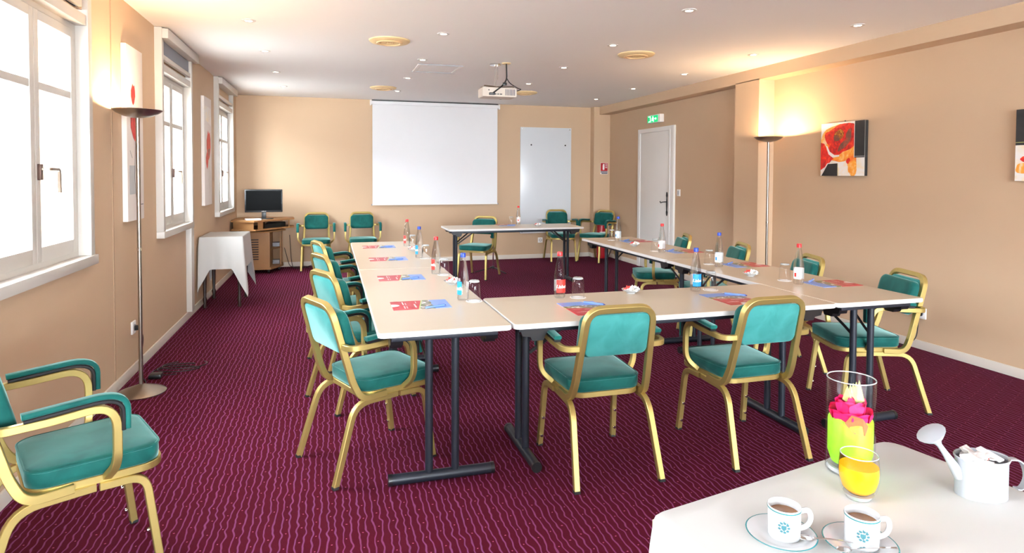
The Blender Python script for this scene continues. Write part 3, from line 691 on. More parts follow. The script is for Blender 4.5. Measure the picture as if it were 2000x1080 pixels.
# ------------------------------------------------------------------ armchairs
S = 1.042
def sv(pts): return [tuple(c*S for c in p) for p in pts]
def cushion(bm, outline, rings, fn):
    """outline: list of (a,b); rings: list of (inset, t). fn(a,b,t)->xyz"""
    cx = sum(p[0] for p in outline)/len(outline); cy = sum(p[1] for p in outline)/len(outline)
    mx = max(math.hypot(p[0]-cx, p[1]-cy) for p in outline)
    R = []
    for ins, t in rings:
        R.append([bm.verts.new(fn(cx+(a-cx)*(1-ins), cy+(c-cy)*(1-ins), t)) for a, c in outline])
    n = len(outline)
    bm.faces.new(R[0][::-1]); bm.faces.new(R[-1])
    for A_, B_ in zip(R, R[1:]):
        for i in range(n): bm.faces.new((A_[i], A_[(i+1) % n], B_[(i+1) % n], B_[i]))
def make_chair():
    t = empty('armchair', '', 'chair')
    # seat cushion
    ol = []
    for a, c in rrect(.187, .187, .062, 6, .327, 0):
        k = (a-.14)/.38; ol.append((a*S, c*(.94+.10*k)*S))
    b = BM(); cushion(b, ol, [(.03, .383*S), (.0, .387*S), (-.008, .41*S), (-.003, .434*S), (.012, .439*S), (.10, .444*S), (.35, .450*S), (.7, .452*S)], lambda a, c, z: (a, c, z)); seat = obj('seat', b, 'teal', t, smooth=60)
    b = BM(); sweep(b, [(a*1.001, c*1.0, .437*S) for a, c in ol], csec(.0042, 6), closed=True); obj('piping', b, 'teal', seat)
    # ring frame
    rg = []
    for a, c in rrect(.186, .178, .07, 6, .332, 0):
        k = (a-.14)/.38; rg.append((a*S, c*(.95+.12*k)*S, .370*S))
    b = BM(); sweep(b, rg, rsec(.026, .016), nrm=(0, 0, 1), closed=True); obj('seat_frame', b, 'gold', t)
    for s in (-1, 1):
        b = BM(); sweep(b, rp(sv([(.32, s*.180, .347), (.105, s*.186, .345), (0, s*.205, .004)]), .075), rsec(.027, .026), nrm=(0, 1, 0)); lg = obj('leg', b, 'gold', t)
        b = BM(); box(b, -.014, .014, -.014, .014, 0, .014, bev=.002); obj('foot_cap', b, 'rubber', lg, loc=(0.001, s*.205*S, 0))
        b = BM(); sweep(b, rp(sv([(.33, s*.186, .347), (.462, s*.190, .345), (.505, s*.203, .004)]), .055), rsec(.027, .026), nrm=(0, 1, 0)); lg = obj('leg', b, 'gold', t)
        b = BM(); box(b, -.014, .014, -.014, .014, 0, .012, bev=.002); obj('foot_cap', b, 'rubber', lg, loc=(.505*S, s*.203*S, 0))
        for z in (.06, .16):
            b = BM(); lathe(b, [(0, -.006), (.007, -.005), (.0085, 0), (.007, .005), (0, .006)], 10); obj('glide_stud', b, 'chrome', lg, loc=((.505-.043*(z/.33))*S-.018, s*(.203-.013*z/.33)*S, z), rot=(0, PI/2, 0))
        b = BM(); sweep(b, rp(sv([(.052, s*.158, .612), (.058, s*.245, .612), (.20, s*.25, .617), (.37, s*.25, .632), (.37, s*.25, .43), (.35, s*.192, .376)]), [.045, .02, .09, .05], 8), rsec(.026, .024), nrm=(0, 0, 1)); arm = obj('armrest', b, 'gold', t)
        b = BM(); sweep(b, rp(sv([(.125, s*.249, .648), (.399, s*.25, .668), (.399, s*.25, .545)]), .105, 9), rrect(.009, .019, .0075, 3), nrm=(0, 0, 1)); obj('arm_pad', b, 'teal', arm)
        b = BM(); sweep(b, rp(sv([(.13, s*.249, .634), (.386, s*.25, .653), (.386, s*.25, .542)]), .095, 9), rsec(.013, .034, .003), nrm=(0, 0, 1)); obj('arm_trim', b, 'plastic', arm)
    b = BM(); sweep(b, rp(sv([(.26, -.185, .366), (.135, -.184, .360), (.098, -.176, .44), (.004, -.157, .79), (.004, .157, .79), (.098, .176, .44), (.135, .184, .360), (.26, .185, .366)]), [.05, .03, .075, .075, .03, .05], 7), rsec(.029, .030), nrm=(0, 1, 0)); obj('back_frame', b, 'gold', t)
    ub = lambda z: .098-.2686*(z-.44)
    b = BM(); cushion(b, rrect(.166, .096, .042, 6, 0, .654), [(.02, .012), (0, .016), (-.004, .034), (0, .05), (.05, .058), (.2, .062), (.6, .064)], lambda v, z, tt: ((ub(z)+tt*.96+.35*v*v)*S, v*S, (z+tt*.25)*S)); br = obj('backrest', b, 'teal', t, smooth=60)
    b = BM(); cushion(b, rrect(.148, .097, .03, 5, 0, .668), [(.02, .013), (0, .010), (0, -.004), (.03, -.008)], lambda v, z, tt: ((ub(z)+tt)*S, v*S*(1.0-.25*(z-.668)), z*S)); obj('back_panel', b, 'tealback', br, smooth=60)['label'] = 'paler teal velvet back panel'
    return t
ch0 = make_chair()
chairs = [
 (-.072, 3.10, 24, 'nearest armchair along the left table row, tucked at an angle', 'armchairs along the left table row'),
 (-.055, 3.99, 25, 'second armchair from the camera along the left table row', 'armchairs along the left table row'),
 (-.085, 4.85, 21, 'third armchair from the camera along the left table row', 'armchairs along the left table row'),
 (-.12, 5.77, 18, 'farthest armchair along the left table row', 'armchairs along the left table row'),
 (1.272, 2.574, 90, 'left armchair of the two seen from behind at the front table', 'armchairs at the front table'),
 (2.096, 2.56, 90, 'right armchair of the two seen from behind at the front table', 'armchairs at the front table'),
 (3.515, 3.07, 163, 'nearest armchair along the right table row, behind the table legs', 'armchairs along the right table row'),
 (3.50, 3.87, 163, 'second armchair of the right table row, behind a red capped bottle', 'armchairs along the right table row'),
 (3.53, 4.74, 162, 'third armchair of the right table row, left of the floor lamp', 'armchairs along the right table row'),
 (3.50, 5.60, 160, 'farthest armchair along the right table row, near the white door', 'armchairs along the right table row'),
 (2.15, 8.72, 234, 'armchair behind the far presenter table, facing the camera', None),
 (-.205, 10.13, -90, 'armchair against the far wall nearest the television stand', 'armchairs against the far wall'),
 (.475, 10.13, -90, 'armchair against the far wall just left of the projection screen', 'armchairs against the far wall'),
 (3.74, 10.12, 264, 'armchair against the tall white board on the far wall', 'armchairs against the far wall'),
 (4.51, 9.75, 212, 'armchair turned sideways in the far right corner by the extinguisher', 'armchairs against the far wall'),
 (-1.155, 2.43, 26.8, 'armchair in the left foreground against the wall, partly out of frame', None)]
for i, (x, y, h, l, g) in enumerate(chairs):
    o = ch0 if i == 0 else copy_tree(ch0)
    place(o, (x, y, 0), math.radians(h), 'teal '+l, g)

# ------------------------------------------------------------------ folding tables
def folding_table(L, W, label, loc, rz, group):
    t = empty('folding_table', label, 'table', loc, rz, group)
    hl, hw = L/2, W/2
    b = BM(); prism(b, rrect(hl-.003, hw-.003, .02, 4), .7395, .7415); tp_ = obj('tabletop', b, 'lam', t)
    b = BM(); prism(b, rrect(hl, hw, .022, 5), .718, .740); bmesh.ops.bevel(b, geom=[e for e in b.edges if abs(e.verts[0].co.z-e.verts[1].co.z) < 1e-6], offset=.003, segments=2, affect='EDGES'); obj('edge_band', b, 'edge', tp_)
    b = BM()
    for s in (-1, 1): box(b, -hl+.06, hl-.06, s*(hw-.07)-.012, s*(hw-.07)+.012, .685, .7145, bev=.003)
    for s in (-1, 1): box(b, s*(hl-.05)-.012, s*(hl-.05)+.012, -hw+.06, hw-.06, .69, .7145, bev=.003)
    obj('under_frame', b, 'black', t)
    for s in (-1, 1):
        x = s*(hl-.135)
        b = BM()
        for k in (-1, 1): tube(b, [(x, k*.062, .045), (x, k*.062, .70)], .0185, 16)
        tube(b, [(x, -hw+.06, .697), (x, hw-.06, .697)], .014, 12)
        lg = obj('leg', b, 'black', t)
        b = BM(); tube(b, [(x, -.235, .0265), (x, .235, .0265)], .0245, 16); obj('foot_bar', b, 'black', lg)
        for k in (-1, 1):
            b = BM(); tube(b, [(x, k*.232, .0265), (x, k*.25, .0265)], .0262, 16); obj('end_cap', b, 'plastic', lg)
        for k in (-1, 1):
            b = BM(); sweep(b, rp([(x-s*.02, k*.062, .53), (x-s*.06, k*.066, .56), (x-s*.24, k*.10, .695)], .02), rsec(.018, .006)); obj('brace', b, 'plastic', t)
            b = BM(); yk = k*(hw-.085)
            prism(b, [(-.07, .0), (.07, 0), (.06, -.03), (.02, -.036), (.01, -.055), (-.045, -.055), (-.055, -.03)], yk-.028, yk+.028, fn=lambda a, c, d, x=x, s=s: (x+s*(.02+a), d, .700+c)); obj('latch', b, 'plastic', t)
    return t
g = 'folding tables in the U shape'
folding_table(1.875, .606, 'beige topped folding table nearest the camera in the left row', (.499, 2.735+.9375, 0), PI/2, g)
folding_table(1.875, .606, 'beige topped folding table at the far end of the left row', (.499, 4.617+.9375, 0), PI/2, g)
folding_table(1.822, .642, 'beige topped folding table across the front joining both rows', (.812+.911, 3.055, 0), 0, g)
folding_table(1.815, .606, 'beige topped folding table nearest the camera in the right row', (2.941, 2.735+.9075, 0), PI/2, g)
folding_table(1.79, .606, 'beige topped folding table at the far end of the right row', (2.941, 4.556+.895, 0), PI/2, g)
folding_table(1.82, .64, 'separate beige topped presenter table in front of the screen', (2.34, 8.03, 0), 0, None)
TZ = .7415

# ------------------------------------------------------------------ things on the tables
def bottle(color):
    t = empty('water_bottle', '', 'bottle')
    b = BM(); lathe(b, [(0, .004), (.02, .002), (.029, .001), (.0315, .006), (.0315, .115), (.030, .135), (.0255, .165), (.019, .20), (.0145, .225), (.013, .24), (0, .24)], 32); obj('glass_body', b, 'bottleg', t, smooth=60)
    b = BM(); lathe(b, [(.0, .236), (.0148, .236), (.015, .238), (.015, .256), (.0135, .259), (0, .259)], 24); obj('cap', b, 'red' if color == 'red' else 'blue', t)
    b = BM(); R_ = .0322
    def band(a0, a1, z0, z1, r, n=20, mi=0):
        vs = []
        for i in range(n+1):
            a = a0+(a1-a0)*i/n; vs.append([b.verts.new((r*math.cos(a), r*math.sin(a), z)) for z in (z0, z1)])
        for p, q in zip(vs, vs[1:]): b.faces.new((p[0], q[0], q[1], p[1])).material_index = mi
    band(-1.15, 1.15, .032, .105, R_); band(-1.13, 1.13, .033, .104, R_-.0003, mi=1)
    lb = obj('front_label', b, ['redl' if color == 'red' else 'bluel', 'paper'], t)
    b = BM(); text_mesh(b, 'Lisbeth', .026, lambda x, y: ((R_+.0004)*math.cos(x/R_), (R_+.0004)*math.sin(x/R_), .066+y), shear=.2, offset=.0007)
    obj('label_lettering', b, 'paper', lb, smooth=0)
    b = BM(); band(PI-.75, PI+.75, .036, .098, R_); bl = obj('rear_label', b, 'paper', t)
    b = BM()
    for z in (.085, .075, .05, .043): band(PI+.1, PI+.6, z, z+.003, R_+.0003, 8)
    band(PI-.55, PI-.1, .05, .075, R_+.0003, 8); obj('label_print', b, 'redl' if color == 'red' else 'bluel', bl)
    return t
def tumbler():
    t = empty('drinking_glass', '', 'glass')
    b = BM(); lathe(b, [(.037, 0), (.0365, .03), (.034, .075), (.030, .108), (.024, .114), (0, .115), (0, .102), (.024, .101), (.028, .096), (.0315, .073), (.034, .03), (.0348, 0)], 32, closed=True); obj('tumbler', b, 'glass', t, smooth=60)
    b = BM(); lathe(b, [(.0345, .0), (.0345, .0015), (.0372, .0015), (.0372, 0)], 32, closed=True); obj('rim', b, 'rim', t)
    b = BM(); lathe(b, [(0, .1025), (.0235, .1015), (.0285, .104), (.0295, .108), (.0235, .1135), (0, .1142)], 28); obj('thick_base', b, 'rim', t)
    return t
def coaster():
    b = BM(); lathe(b, [(0, 0), (.046, 0), (.046, .0009), (0, .0009)], 32)
    return obj('paper_coaster', b, 'paper', None)
BR, BBl, GL, CO = bottle('red'), bottle('blue'), tumbler(), coaster()
tag(CO, '', 'coaster')
used = {'r': 0, 'b': 0, 'g': 0}
def get(proto, key):
    if used[key]: return copy_tree(proto)
    used[key] = 1; return proto
# (color, x, y, angle the label faces, label, glass xy)
rows_ = [
 ('blue', .700, 3.365, 180, 'nearest on the left table row', (.752, 3.315)),
 ('red', .703, 4.30, 180, 'second from the camera on the left table row', (.750, 4.245)),
 ('blue', .705, 5.17, 180, 'third from the camera on the left table row', (.752, 5.115)),
 ('red', .705, 6.03, 180, 'farthest on the left table row', (.752, 5.98)),
 ('red', 1.238, 3.285, -78, 'at the left place on the front table', (1.339, 3.262)),
 ('blue', 2.097, 3.265, -86, 'at the right place on the front table', (2.205, 3.272)),
 ('red', 2.868, 3.30, 32, 'nearest on the right table row', (2.88, 3.44)),
 ('blue', 2.832, 4.10, 36, 'second from the camera on the right table row', (2.835, 4.23)),
 ('red', 2.85, 4.98, 20, 'third from the camera on the right table row', (2.842, 5.09)),
 ('blue', 2.89, 5.95, 36, 'farthest on the right table row', (2.868, 6.06)),
 ('red', 2.50, 8.27, 90, 'on the far presenter table', (2.395, 8.26))]
first = True
for c_, x, y, a, l, gxy in rows_:
    o = get(BR if c_ == 'red' else BBl, c_[0]); place(o, (x, y, TZ), math.radians(a), 'glass water bottle with %s cap, %s' % (c_, l), 'water bottles on the tables')
    o = get(GL, 'g'); place(o, (gxy[0], gxy[1], TZ+.001), 0, 'upturned drinking glass by the %s capped bottle %s' % (c_, l.replace('from the camera ', '')), 'upturned drinking glasses')
    k = CO if first else CO.copy()
    if not first: C.objects.link(k)
    first = False
    k['label'] = 'white paper coaster under the upturned glass %s' % l.replace('from the camera ', ''); k['group'] = 'paper coasters'; k.location = (gxy[0], gxy[1], TZ)
b = BM(); box(b, -.105, .105, -.15, .15, 0, .0022); br0 = obj('brochure', b, ['broch'], None, smooth=0); tag(br0, '', 'brochure')
pn0 = empty('ballpoint_pen', '', 'pen')
b = BM(); tube(b, [(-.055, 0, .005), (.06, 0, .005)], .0055); obj('barrel', b, 'pen', pn0)
b = BM(); lathe(b, [(0, 0), (.0012, .001), (.0042, .016), (0, .017)], 10); obj('tip', b, 'chrome', pn0, loc=(-.071, 0, .005), rot=(0, PI/2, 0))
b = BM(); box(b, .02, .062, -.0015, .0015, .0095, .011, bev=.0004); tube(b, [(.06, 0, .005), (.069, 0, .005)], .0025); obj('clip', b, 'blue', pn0)
# centre, facing angle (direction from seat into the table), pen pose
brs = [
 (.455, 3.29, -90, 'nearest seat of the left row', (.515, 3.20, 22)), (.45, 4.19, -90, 'second seat of the left row', (.50, 4.12, 22)),
 (.45, 5.15, -90, 'third seat of the left row', (.50, 5.07, 20)), (.44, 6.04, -90, 'fourth seat of the left row', (.50, 5.97, 20)),
 (1.27, 2.985, 0, 'left seat of the front table', (1.345, 3.06, -50)), (2.155, 3.005, 0, 'right seat of the front table', (2.235, 3.08, -48)),
 (3.085, 3.26, 90, 'nearest seat of the right row', (3.02, 3.36, 35)), (3.075, 4.12, 90, 'second seat of the right row', (3.00, 4.20, 35)),
 (3.08, 5.00, 90, 'third seat of the right row', (3.00, 5.08, 35)), (3.07, 5.91, 90, 'fourth seat of the right row', (3.00, 5.98, 35)),
 (2.29, 8.22, 180, 'presenter seat at the far table', (2.36, 8.15, 10))]
for i, (x, y, a, l, pp) in enumerate(brs):
    o = br0 if i == 0 else br0.copy()
    if i: C.objects.link(o)
    place(o, (x, y, TZ), math.radians(a), 'red and blue printed brochure at the '+l, 'brochures on the tables')
    q = pn0 if i == 0 else copy_tree(pn0)
    place(q, (pp[0], pp[1], TZ+.0022), math.radians(pp[2]), 'blue ballpoint pen lying on the brochure at the '+l, 'blue pens on the brochures')
# candy dishes
def dish():
    t = empty('candy_dish', '', 'dish')
    b = BM(); n = 36; prof = [(0, .003), (.022, .003), (.03, .006), (.052, .02), (.055, .024), (.051, .022), (.03, .010), (.02, .0085), (0, .008)]
    lathe(b, prof, n)
    for v in b.verts:
        r = math.hypot(v.co.x, v.co.y)
        if r > .045: s = 1+.04*math.cos(12*math.atan2(v.co.y, v.co.x)); v.co.x *= s; v.co.y *= s
    obj('bowl', b, 'porc', t)
    b = BM(); lathe(b, [(.0, 0), (.024, 0), (.022, .004), (0, .004)], 24); obj('foot_ring', b, 'porc', t)
    return t
def candy(m):
    b = BM(); lathe(b, [(0, -.016), (.009, -.019), (.002, -.010), (.007, -.007), (.0085, 0), (.007, .007), (.002, .010), (.009, .019), (0, .016)], 8)
    return tag(obj('wrapped_candy', b, m, None), '', 'candy')
D0 = dish(); CN = [candy(m) for m in ('paper', 'redl', 'ppale', 'paper', 'edge')]; cu = [0]*5; first = True
dishes = [(1.689, 3.30, 'on the front table between the two places'), (.735, 3.86, 'near the inner edge of the left table row'), (.72, 5.62, 'far along the left table row'),
          (2.784, 3.66, 'on the right row by its joint with the front table'), (2.845, 5.50, 'far along the right table row'), (2.677, 7.96, 'on the far presenter table')]
for x, y, l in dishes:
    o = D0 if first else copy_tree(D0); first = False
    place(o, (x, y, TZ), 0, 'small white candy dish '+l, 'candy dishes')
    for k in range(9):
        i = k % 5; c = CN[i] if not cu[i] else CN[i].copy()
        if cu[i]: C.objects.link(c)
        cu[i] = 1
        a = k*2.4; r = .012+.022*(k % 3)/2 if k else 0
        c.location = (x+r*math.cos(a), y+r*math.sin(a), TZ+(.021 if k < 6 else .033)); c.rotation_euler = (PI/2+.2*math.sin(k), .3*math.cos(3*k), k*1.7)
        c['label'] = 'wrapped candy in the dish '+l.replace(' between the two places', '').replace('by its joint with the front table', 'near the front table'); c['group'] = 'candies in the dish '+l

# ------------------------------------------------------------------ tripod stand behind the presenter chair
t = empty('tripod_stand', 'thin tripod stand with chrome pole and black knobs behind the presenter chair', 'stand', (2.30, 8.88, 0))
b = BM(); tube(b, [(0, 0, .03), (0, 0, .62)], .010); obj('pole', b, 'chrome', t)
for k in range(3):
    a = -PI/2+k*2*PI/3+.5; b = BM(); tube(b, rp([(0, 0, .07), (.08*math.cos(a), .08*math.sin(a), .05), (.27*math.cos(a), .27*math.sin(a), .009)], .03), .008); obj('leg', b, 'plastic', t)
for z in (.07, .40, .52):
    b = BM(); lathe(b, [(0, -.02), (.018, -.02), (.02, 0), (.018, .02), (0, .02)], 14, c=(0, 0, z)); box(b, -.045, -.01, -.008, .008, z-.012, z+.012, bev=.004); obj('clamp_knob', b, 'plastic', t)

# ------------------------------------------------------------------ television corner unit
t = empty('television_stand', 'beech veneer corner television stand on castors in the far left corner', 'tv stand', (0, 0, 0))
def poly(name, pts, z0, z1, m='wood', par=t):
    b = BM(); prism(b, pts, z0, z1); return obj(name, b, m, par)
top = [(-1.335, 9.46), (-1.02, 9.33), (-.52, 9.88), (-.55, 10.14), (-1.335, 10.14)]
poly('top_board', top, .752, .775); poly('middle_board', [(-1.335, 9.46), (-1.00, 9.33), (-.52, 9.86), (-.55, 10.14), (-1.335, 10.14)], .632, .652)
base = [(-1.33, 9.60), (-1.05, 9.57), (-.82, 9.55), (-.68, 9.93), (-.70, 10.13), (-1.33, 10.13)]
poly('base_board', base, .055, .085)
poly('pull_out_shelf', [(-1.10, 9.50), (-.90, 9.44), (-.64, 9.86), (-.70, 10.0), (-1.2, 9.9)], .592, .610)
b = BM(); box(b, -1.32, -.84, 9.575, 9.595, .086, .591); obj('door', b, 'wood', t)
ob = t.children[-1]
b = BM()
for k in range(9): box(b, -1.10, -.99, 9.568, 9.577, .20+k*.035, .215+k*.035)
obj('louvre_slot', b, 'darkwood', ob)
poly('side_panel', [(-.86, 9.57), (-.84, 9.57), (-.84, 10.1), (-.86, 10.1)], .086, .591)
poly('side_panel', [(-.73, 9.92), (-.71, 9.92), (-.71, 10.12), (-.73, 10.12)], .086, .591)
poly('back_panel', [(-1.32, 10.11), (-.70, 10.11), (-.70, 10.125), (-1.32, 10.125)], .086, .751)
poly('inner_shelf', [(-.838, 9.6), (-.72, 9.92), (-.72, 10.1), (-.838, 10.1)], .33, .345)
poly('upper_side', [(-1.31, 9.47), (-1.03, 9.36), (-1.03, 9.38), (-1.31, 9.49)], .653, .751); poly('upper_divider', [(-.98, 9.40), (-.92, 9.47), (-.94, 9.95), (-.96, 9.95)], .653, .751); poly('upper_divider', [(-.60, 9.82), (-.585, 9.835), (-.60, 10.10), (-.615, 10.10)], .653, .751)
for x, y in ((-1.25, 9.68), (-.86, 9.62), (-.74, 9.92), (-.8, 10.05)):
    b = BM(); tube(b, [(x-.012, y, .024), (x+.012, y, .024)], .024, 16); box(b, x-.016, x+.016, y-.014, y+.014, .03, .056, bev=.002); obj('castor', b, 'plastic', t)
for k, (z, m, l) in enumerate(((.346, 'kit', 'grey video player on the inner shelf of the television stand'), (.086, 'kit', 'grey recorder on the floor board of the television stand'))):
    b = BM(); box(b, -.832, -.735, 9.95 if 0 else 9.93, 10.09, z, z+.055, bev=.003); tag(obj('video_player', b, m), l, 'player')
b = BM(); prism(b, [(-.90, 9.52), (-.64, 9.84), (-.66, 10.05), (-.90, 10.05)], .653, .712); tag(obj('black_receiver', b, 'plastic'), 'black receiver in the upper niche of the television stand', 'receiver')
t = empty('television', 'small black flat screen television on the corner stand', 'television', (-.925, 9.68, .776), math.radians(4))
b = BM(); box(b, -.255, .255, -.02, .03, .10, .43, bev=.008); obj('housing', b, 'plastic', t)
b = BM(); box(b, -.238, .238, -.0215, -.019, .128, .413); obj('display', b, 'tv', t)
b = BM(); text_mesh(b, 'SAMSUNG', .014, lambda x, y: (x, -.0212, .113+y)); obj('logo', b, 'paper', t, smooth=0)
b = BM(); box(b, -.03, .03, -.006, .014, .01, .11, bev=.003); obj('neck', b, 'plastic', t)
b = BM(); prism(b, [(.13*math.cos(k*PI/14), .085*math.sin(k*PI/14)) for k in range(28)], 0, .012); obj('foot', b, 'plastic', t)
b = BM(); box(b, -.10, .10, -.07, .07, 0, .02, bev=.004); tag(obj('disc_player', b, 'edge', None, loc=(-1.05, 9.49, .776), rot=(0, 0, .25)), 'slim white disc player on the television stand in front of the television', 'player')
b = BM(); tube(b, rp([(-.6, 10.1, .5), (-.58, 10.12, .12), (-.55, 9.95, .006), (-.42, 9.9, .006), (-.25, 10.13, .03), (-.12, 10.15, .12)], .08), .004)
tube(b, rp([(-.68, 10.15, .3), (-.60, 10.05, .02), (-.50, 10.05, .006), (-.3, 10.0, .006)], .06), .004)
tag(obj('power_cord', b, 'plastic'), 'black cords trailing from the television stand along the far wall', 'cord')

# ------------------------------------------------------------------ small side table with cloth
def table_legs(t, hx, hy, z, r, m, feet=True):
    for sx_ in (-1, 1):
        for sy_ in (-1, 1):
            b = BM()
            if feet: lathe(b, [(0, 0), (.016, 0), (.020, .02), (.015, .05), (.022, .09), (.014, .12), (.02, .3), (.026, .5), (.018, .56), (.028, .6), (.028, z)], 16, c=(sx_*hx, sy_*hy, 0))
            else: box(b, sx_*hx-r, sx_*hx+r, sy_*hy-r, sy_*hy+r, 0, z)
            obj('leg', b, m, t)
t = empty('side_table', 'small dark wooden table with turned legs under a white cloth, left wall', 'table', (-1.115, 7.52, 0))
b = BM(); box(b, -.205, .205, -.31, .31, .735, .755, bev=.004); obj('tabletop', b, 'darkwood', t)
b = BM()
for s in (-1, 1): box(b, -.17, .17, s*.27-.01, s*.27+.01, .66, .735); box(b, s*.17-.01, s*.17+.01, -.27, .27, .66, .735)
obj('apron', b, 'darkwood', t); table_legs(t, .17, .27, .70, .02, 'darkwood')
def drape(hx, hy, ztop, drop, corner, r=.03, wave=.008, nw=5, flare=.03, cflare=.09, rows=14, clampx=None, cs=.2):
    b = BM(); ol = []
    # perimeter samples with cornerness
    npr = 200; per = [(hx, -hy), (hx, hy), (-hx, hy), (-hx, -hy)]; tot = 4*(hx+hy)
    for i in range(npr):
        s = i/npr*tot; k = 0
        segs = [2*hy, 2*hx, 2*hy, 2*hx]
        while s > segs[k]: s -= segs[k]; k += 1
        a, c = Vector(per[k]), Vector(per[(k+1) % 4]); p = a+(c-a)*(s/segs[k])
        # round the corner
        q = p.copy()
        dx, dy = hx-abs(p.x), hy-abs(p.y)
        if dx < r and dy < r:
            cc = Vector((math.copysign(hx-r, p.x), math.copysign(hy-r, p.y))); v = p-cc; q = cc+v.normalized()*r
        dc = min(math.hypot(dx, dy), .5); cn = max(0, 1-dc/cs)**1.3
        nx = math.copysign(1, p.x) if dx < dy else 0; ny = math.copysign(1, p.y) if dy <= dx else 0
        if cn > .02: v = Vector((math.copysign(1, p.x), math.copysign(1, p.y))).normalized(); nrm = (Vector((nx, ny))*(1-cn)+v*cn).normalized()
        else: nrm = Vector((nx, ny))
        ol.append((q, nrm, cn, i/npr))
    rings = []
    rings.append([b.verts.new((q.x*.5, q.y*.5, ztop)) for q, *_ in ol]); rings.append([b.verts.new((q.x*.94, q.y*.94, ztop)) for q, *_ in ol])
    for f in (0, .5, 1): 
        a = f*PI/2; rr_ = .012
        rings.append([b.verts.new((q.x+n.x*rr_*(math.sin(a)-1)*.6+n.x*.004, q.y+n.y*rr_*(math.sin(a)-1)*.6+n.y*.004, ztop-rr_*(1-math.cos(a)))) for q, n, cn, s in ol])
    for k in range(1, rows+1):
        f = k/rows; ring = []
        for q, n, cn, s in ol:
            d = drop+corner*cn; out = .006+flare*f+cflare*cn*f**1.2+wave*f*math.sin(2*PI*nw*4*s+1.3)*(1-cn)
            x, y = q.x+n.x*out, q.y+n.y*out
            if clampx is not None: x = max(x, clampx)
            ring.append(b.verts.new((x, y, ztop-.012-f*d)))
        rings.append(ring)
    b.faces.new(rings[0][::-1])
    for A_, B_ in zip(rings, rings[1:]):
        for i in range(npr): b.faces.new((A_[i], A_[(i+1) % npr], B_[(i+1) % npr], B_[i]))
    return b
b = drape(.212, .318, .762, .33, .30, r=.008, wave=.004, flare=.015, cflare=.06, clampx=-.222, cs=.11)
tag(obj('side_tablecloth', b, 'cloth', None, smooth=80, loc=(-1.115, 7.52, 0)), 'white cloth with long hanging corners draped over the small table by the left wall', 'tablecloth')

# ------------------------------------------------------------------ foreground coffee table
TA = math.radians(11.5)
R2 = Matrix.Rotation(TA, 3, 'Z')
tw, tl = .80, 1.25
corner = Vector((1.395, 1.275, 0)); cen = corner-R2@Vector((tw/2, tl/2, 0))
t = empty('coffee_table', 'rectangular table under a white cloth in the right foreground', 'table', (cen.x, cen.y, 0), TA)
b = BM(); box(b, -tw/2+.008, tw/2-.008, -tl/2+.008, tl/2-.008, .715, .738); obj('tabletop', b, 'lam', t); table_legs(t, tw/2-.06, tl/2-.06, .715, .02, 'black', False)
b = drape(tw/2, tl/2, .744, .50, .10, r=.04, wave=.012, nw=6, flare=.035, cflare=.03)
tag(obj('white_tablecloth', b, 'cloth', None, smooth=80, loc=(cen.x, cen.y, 0), rot=(0, 0, TA)), 'plain white cloth covering the foreground coffee table', 'tablecloth')
FZ = .7445
# tall vase
t = empty('glass_vase', 'tall clear cylinder vase with lime green filling and pink rose on the white cloth', 'vase', (1.163, 1.162, FZ), -.785)
b = BM(); lathe(b, [(0, 0), (.049, 0), (.052, .003), (.052, .216), (.051, .218), (.0495, .216), (.0495, .018), (.044, .014), (0, .013)], 96, ); obj('cylinder', b, 'vaseglass', t, smooth=50)
b = BM(); lathe(b, [(.0497, .2165), (.0505, .2185), (.0518, .2185), (.0522, .2165)], 48, closed=True); obj('rim', b, 'rim', t)
b = BM(); lathe(b, [(0, .002), (.047, .002), (.050, .006), (.047, .012), (0, .011)], 40); obj('thick_base', b, 'rim', t)
b = BM(); lathe(b, [(0, .016), (.028, .017), (.040, .022), (.0475, .045), (.0475, .118), (.042, .126), (0, .13)], 40)
for v in b.verts:
    a = math.atan2(v.co.y, v.co.x); v.co.z += .004*math.sin(5*a)*(v.co.z > .1); 
obj('green_filling', b, 'green', t)
b = BM(); RR = random.Random(4)
def petal(b, a, tilt, r, w, h, z, n=6):
    rows_p = []
    for i in range(n+1):
        v = i/n; row = []
        for j in range(n+1):
            u_ = j/n*2-1; wid = w*math.sin(PI*min(1, .18+.52*v))**.8
            rad = r+math.sin(tilt)*h*v+.010*u_*u_*v-.012*v*v; x = u_*wid
            ang = a+x/max(r, .02)*.8
            row.append(b.verts.new((rad*math.cos(ang), rad*math.sin(ang), z+h*v*math.cos(tilt)-.010*v**4*(1+.3*math.sin(3*u_+a)))))
        rows_p.append(row)
    for A_, B_ in zip(rows_p, rows_p[1:]):
        for j in range(n): b.faces.new((A_[j], A_[j+1], B_[j+1], B_[j]))
for k in range(5): petal(b, k*2.4, -.1, .014, .020, .044, .138)
for k in range(6): petal(b, k*1.05+.4, .22, .026, .034, .050, .126)
for k in range(7): petal(b, k*.9+.2, .42, .034, .036, .050, .108)
for v in b.verts:
    r = math.hypot(v.co.x, v.co.y)
    if r > .0475: v.co.x *= .0475/r; v.co.y *= .0475/r
obj('rose', b, 'pink', t, smooth=180)
b = BM()
def leafm(b, pts, th=.0006):
    b.faces.new([b.verts.new(p) for p in pts])
leafm(b, [(.008, -.0485, .104), (.030, -.0385, .100), (.036, -.033, .122), (.024, -.0425, .140), (.002, -.049, .146), (-.012, -.0475, .124)]); obj('orange_leaf', b, 'leaf', t, smooth=0)
b = BM()
for k in range(5):
    a = k*.35; leafm(b, [(.004, -.004+.002*k, .15), (-.018+.006*k, .002*k, .165), (-.008+.006*k, .001*k, .198+.004*k), (.004+.006*k, .001*k, .166)])
obj('dried_leaf', b, 'sage', t, smooth=0)
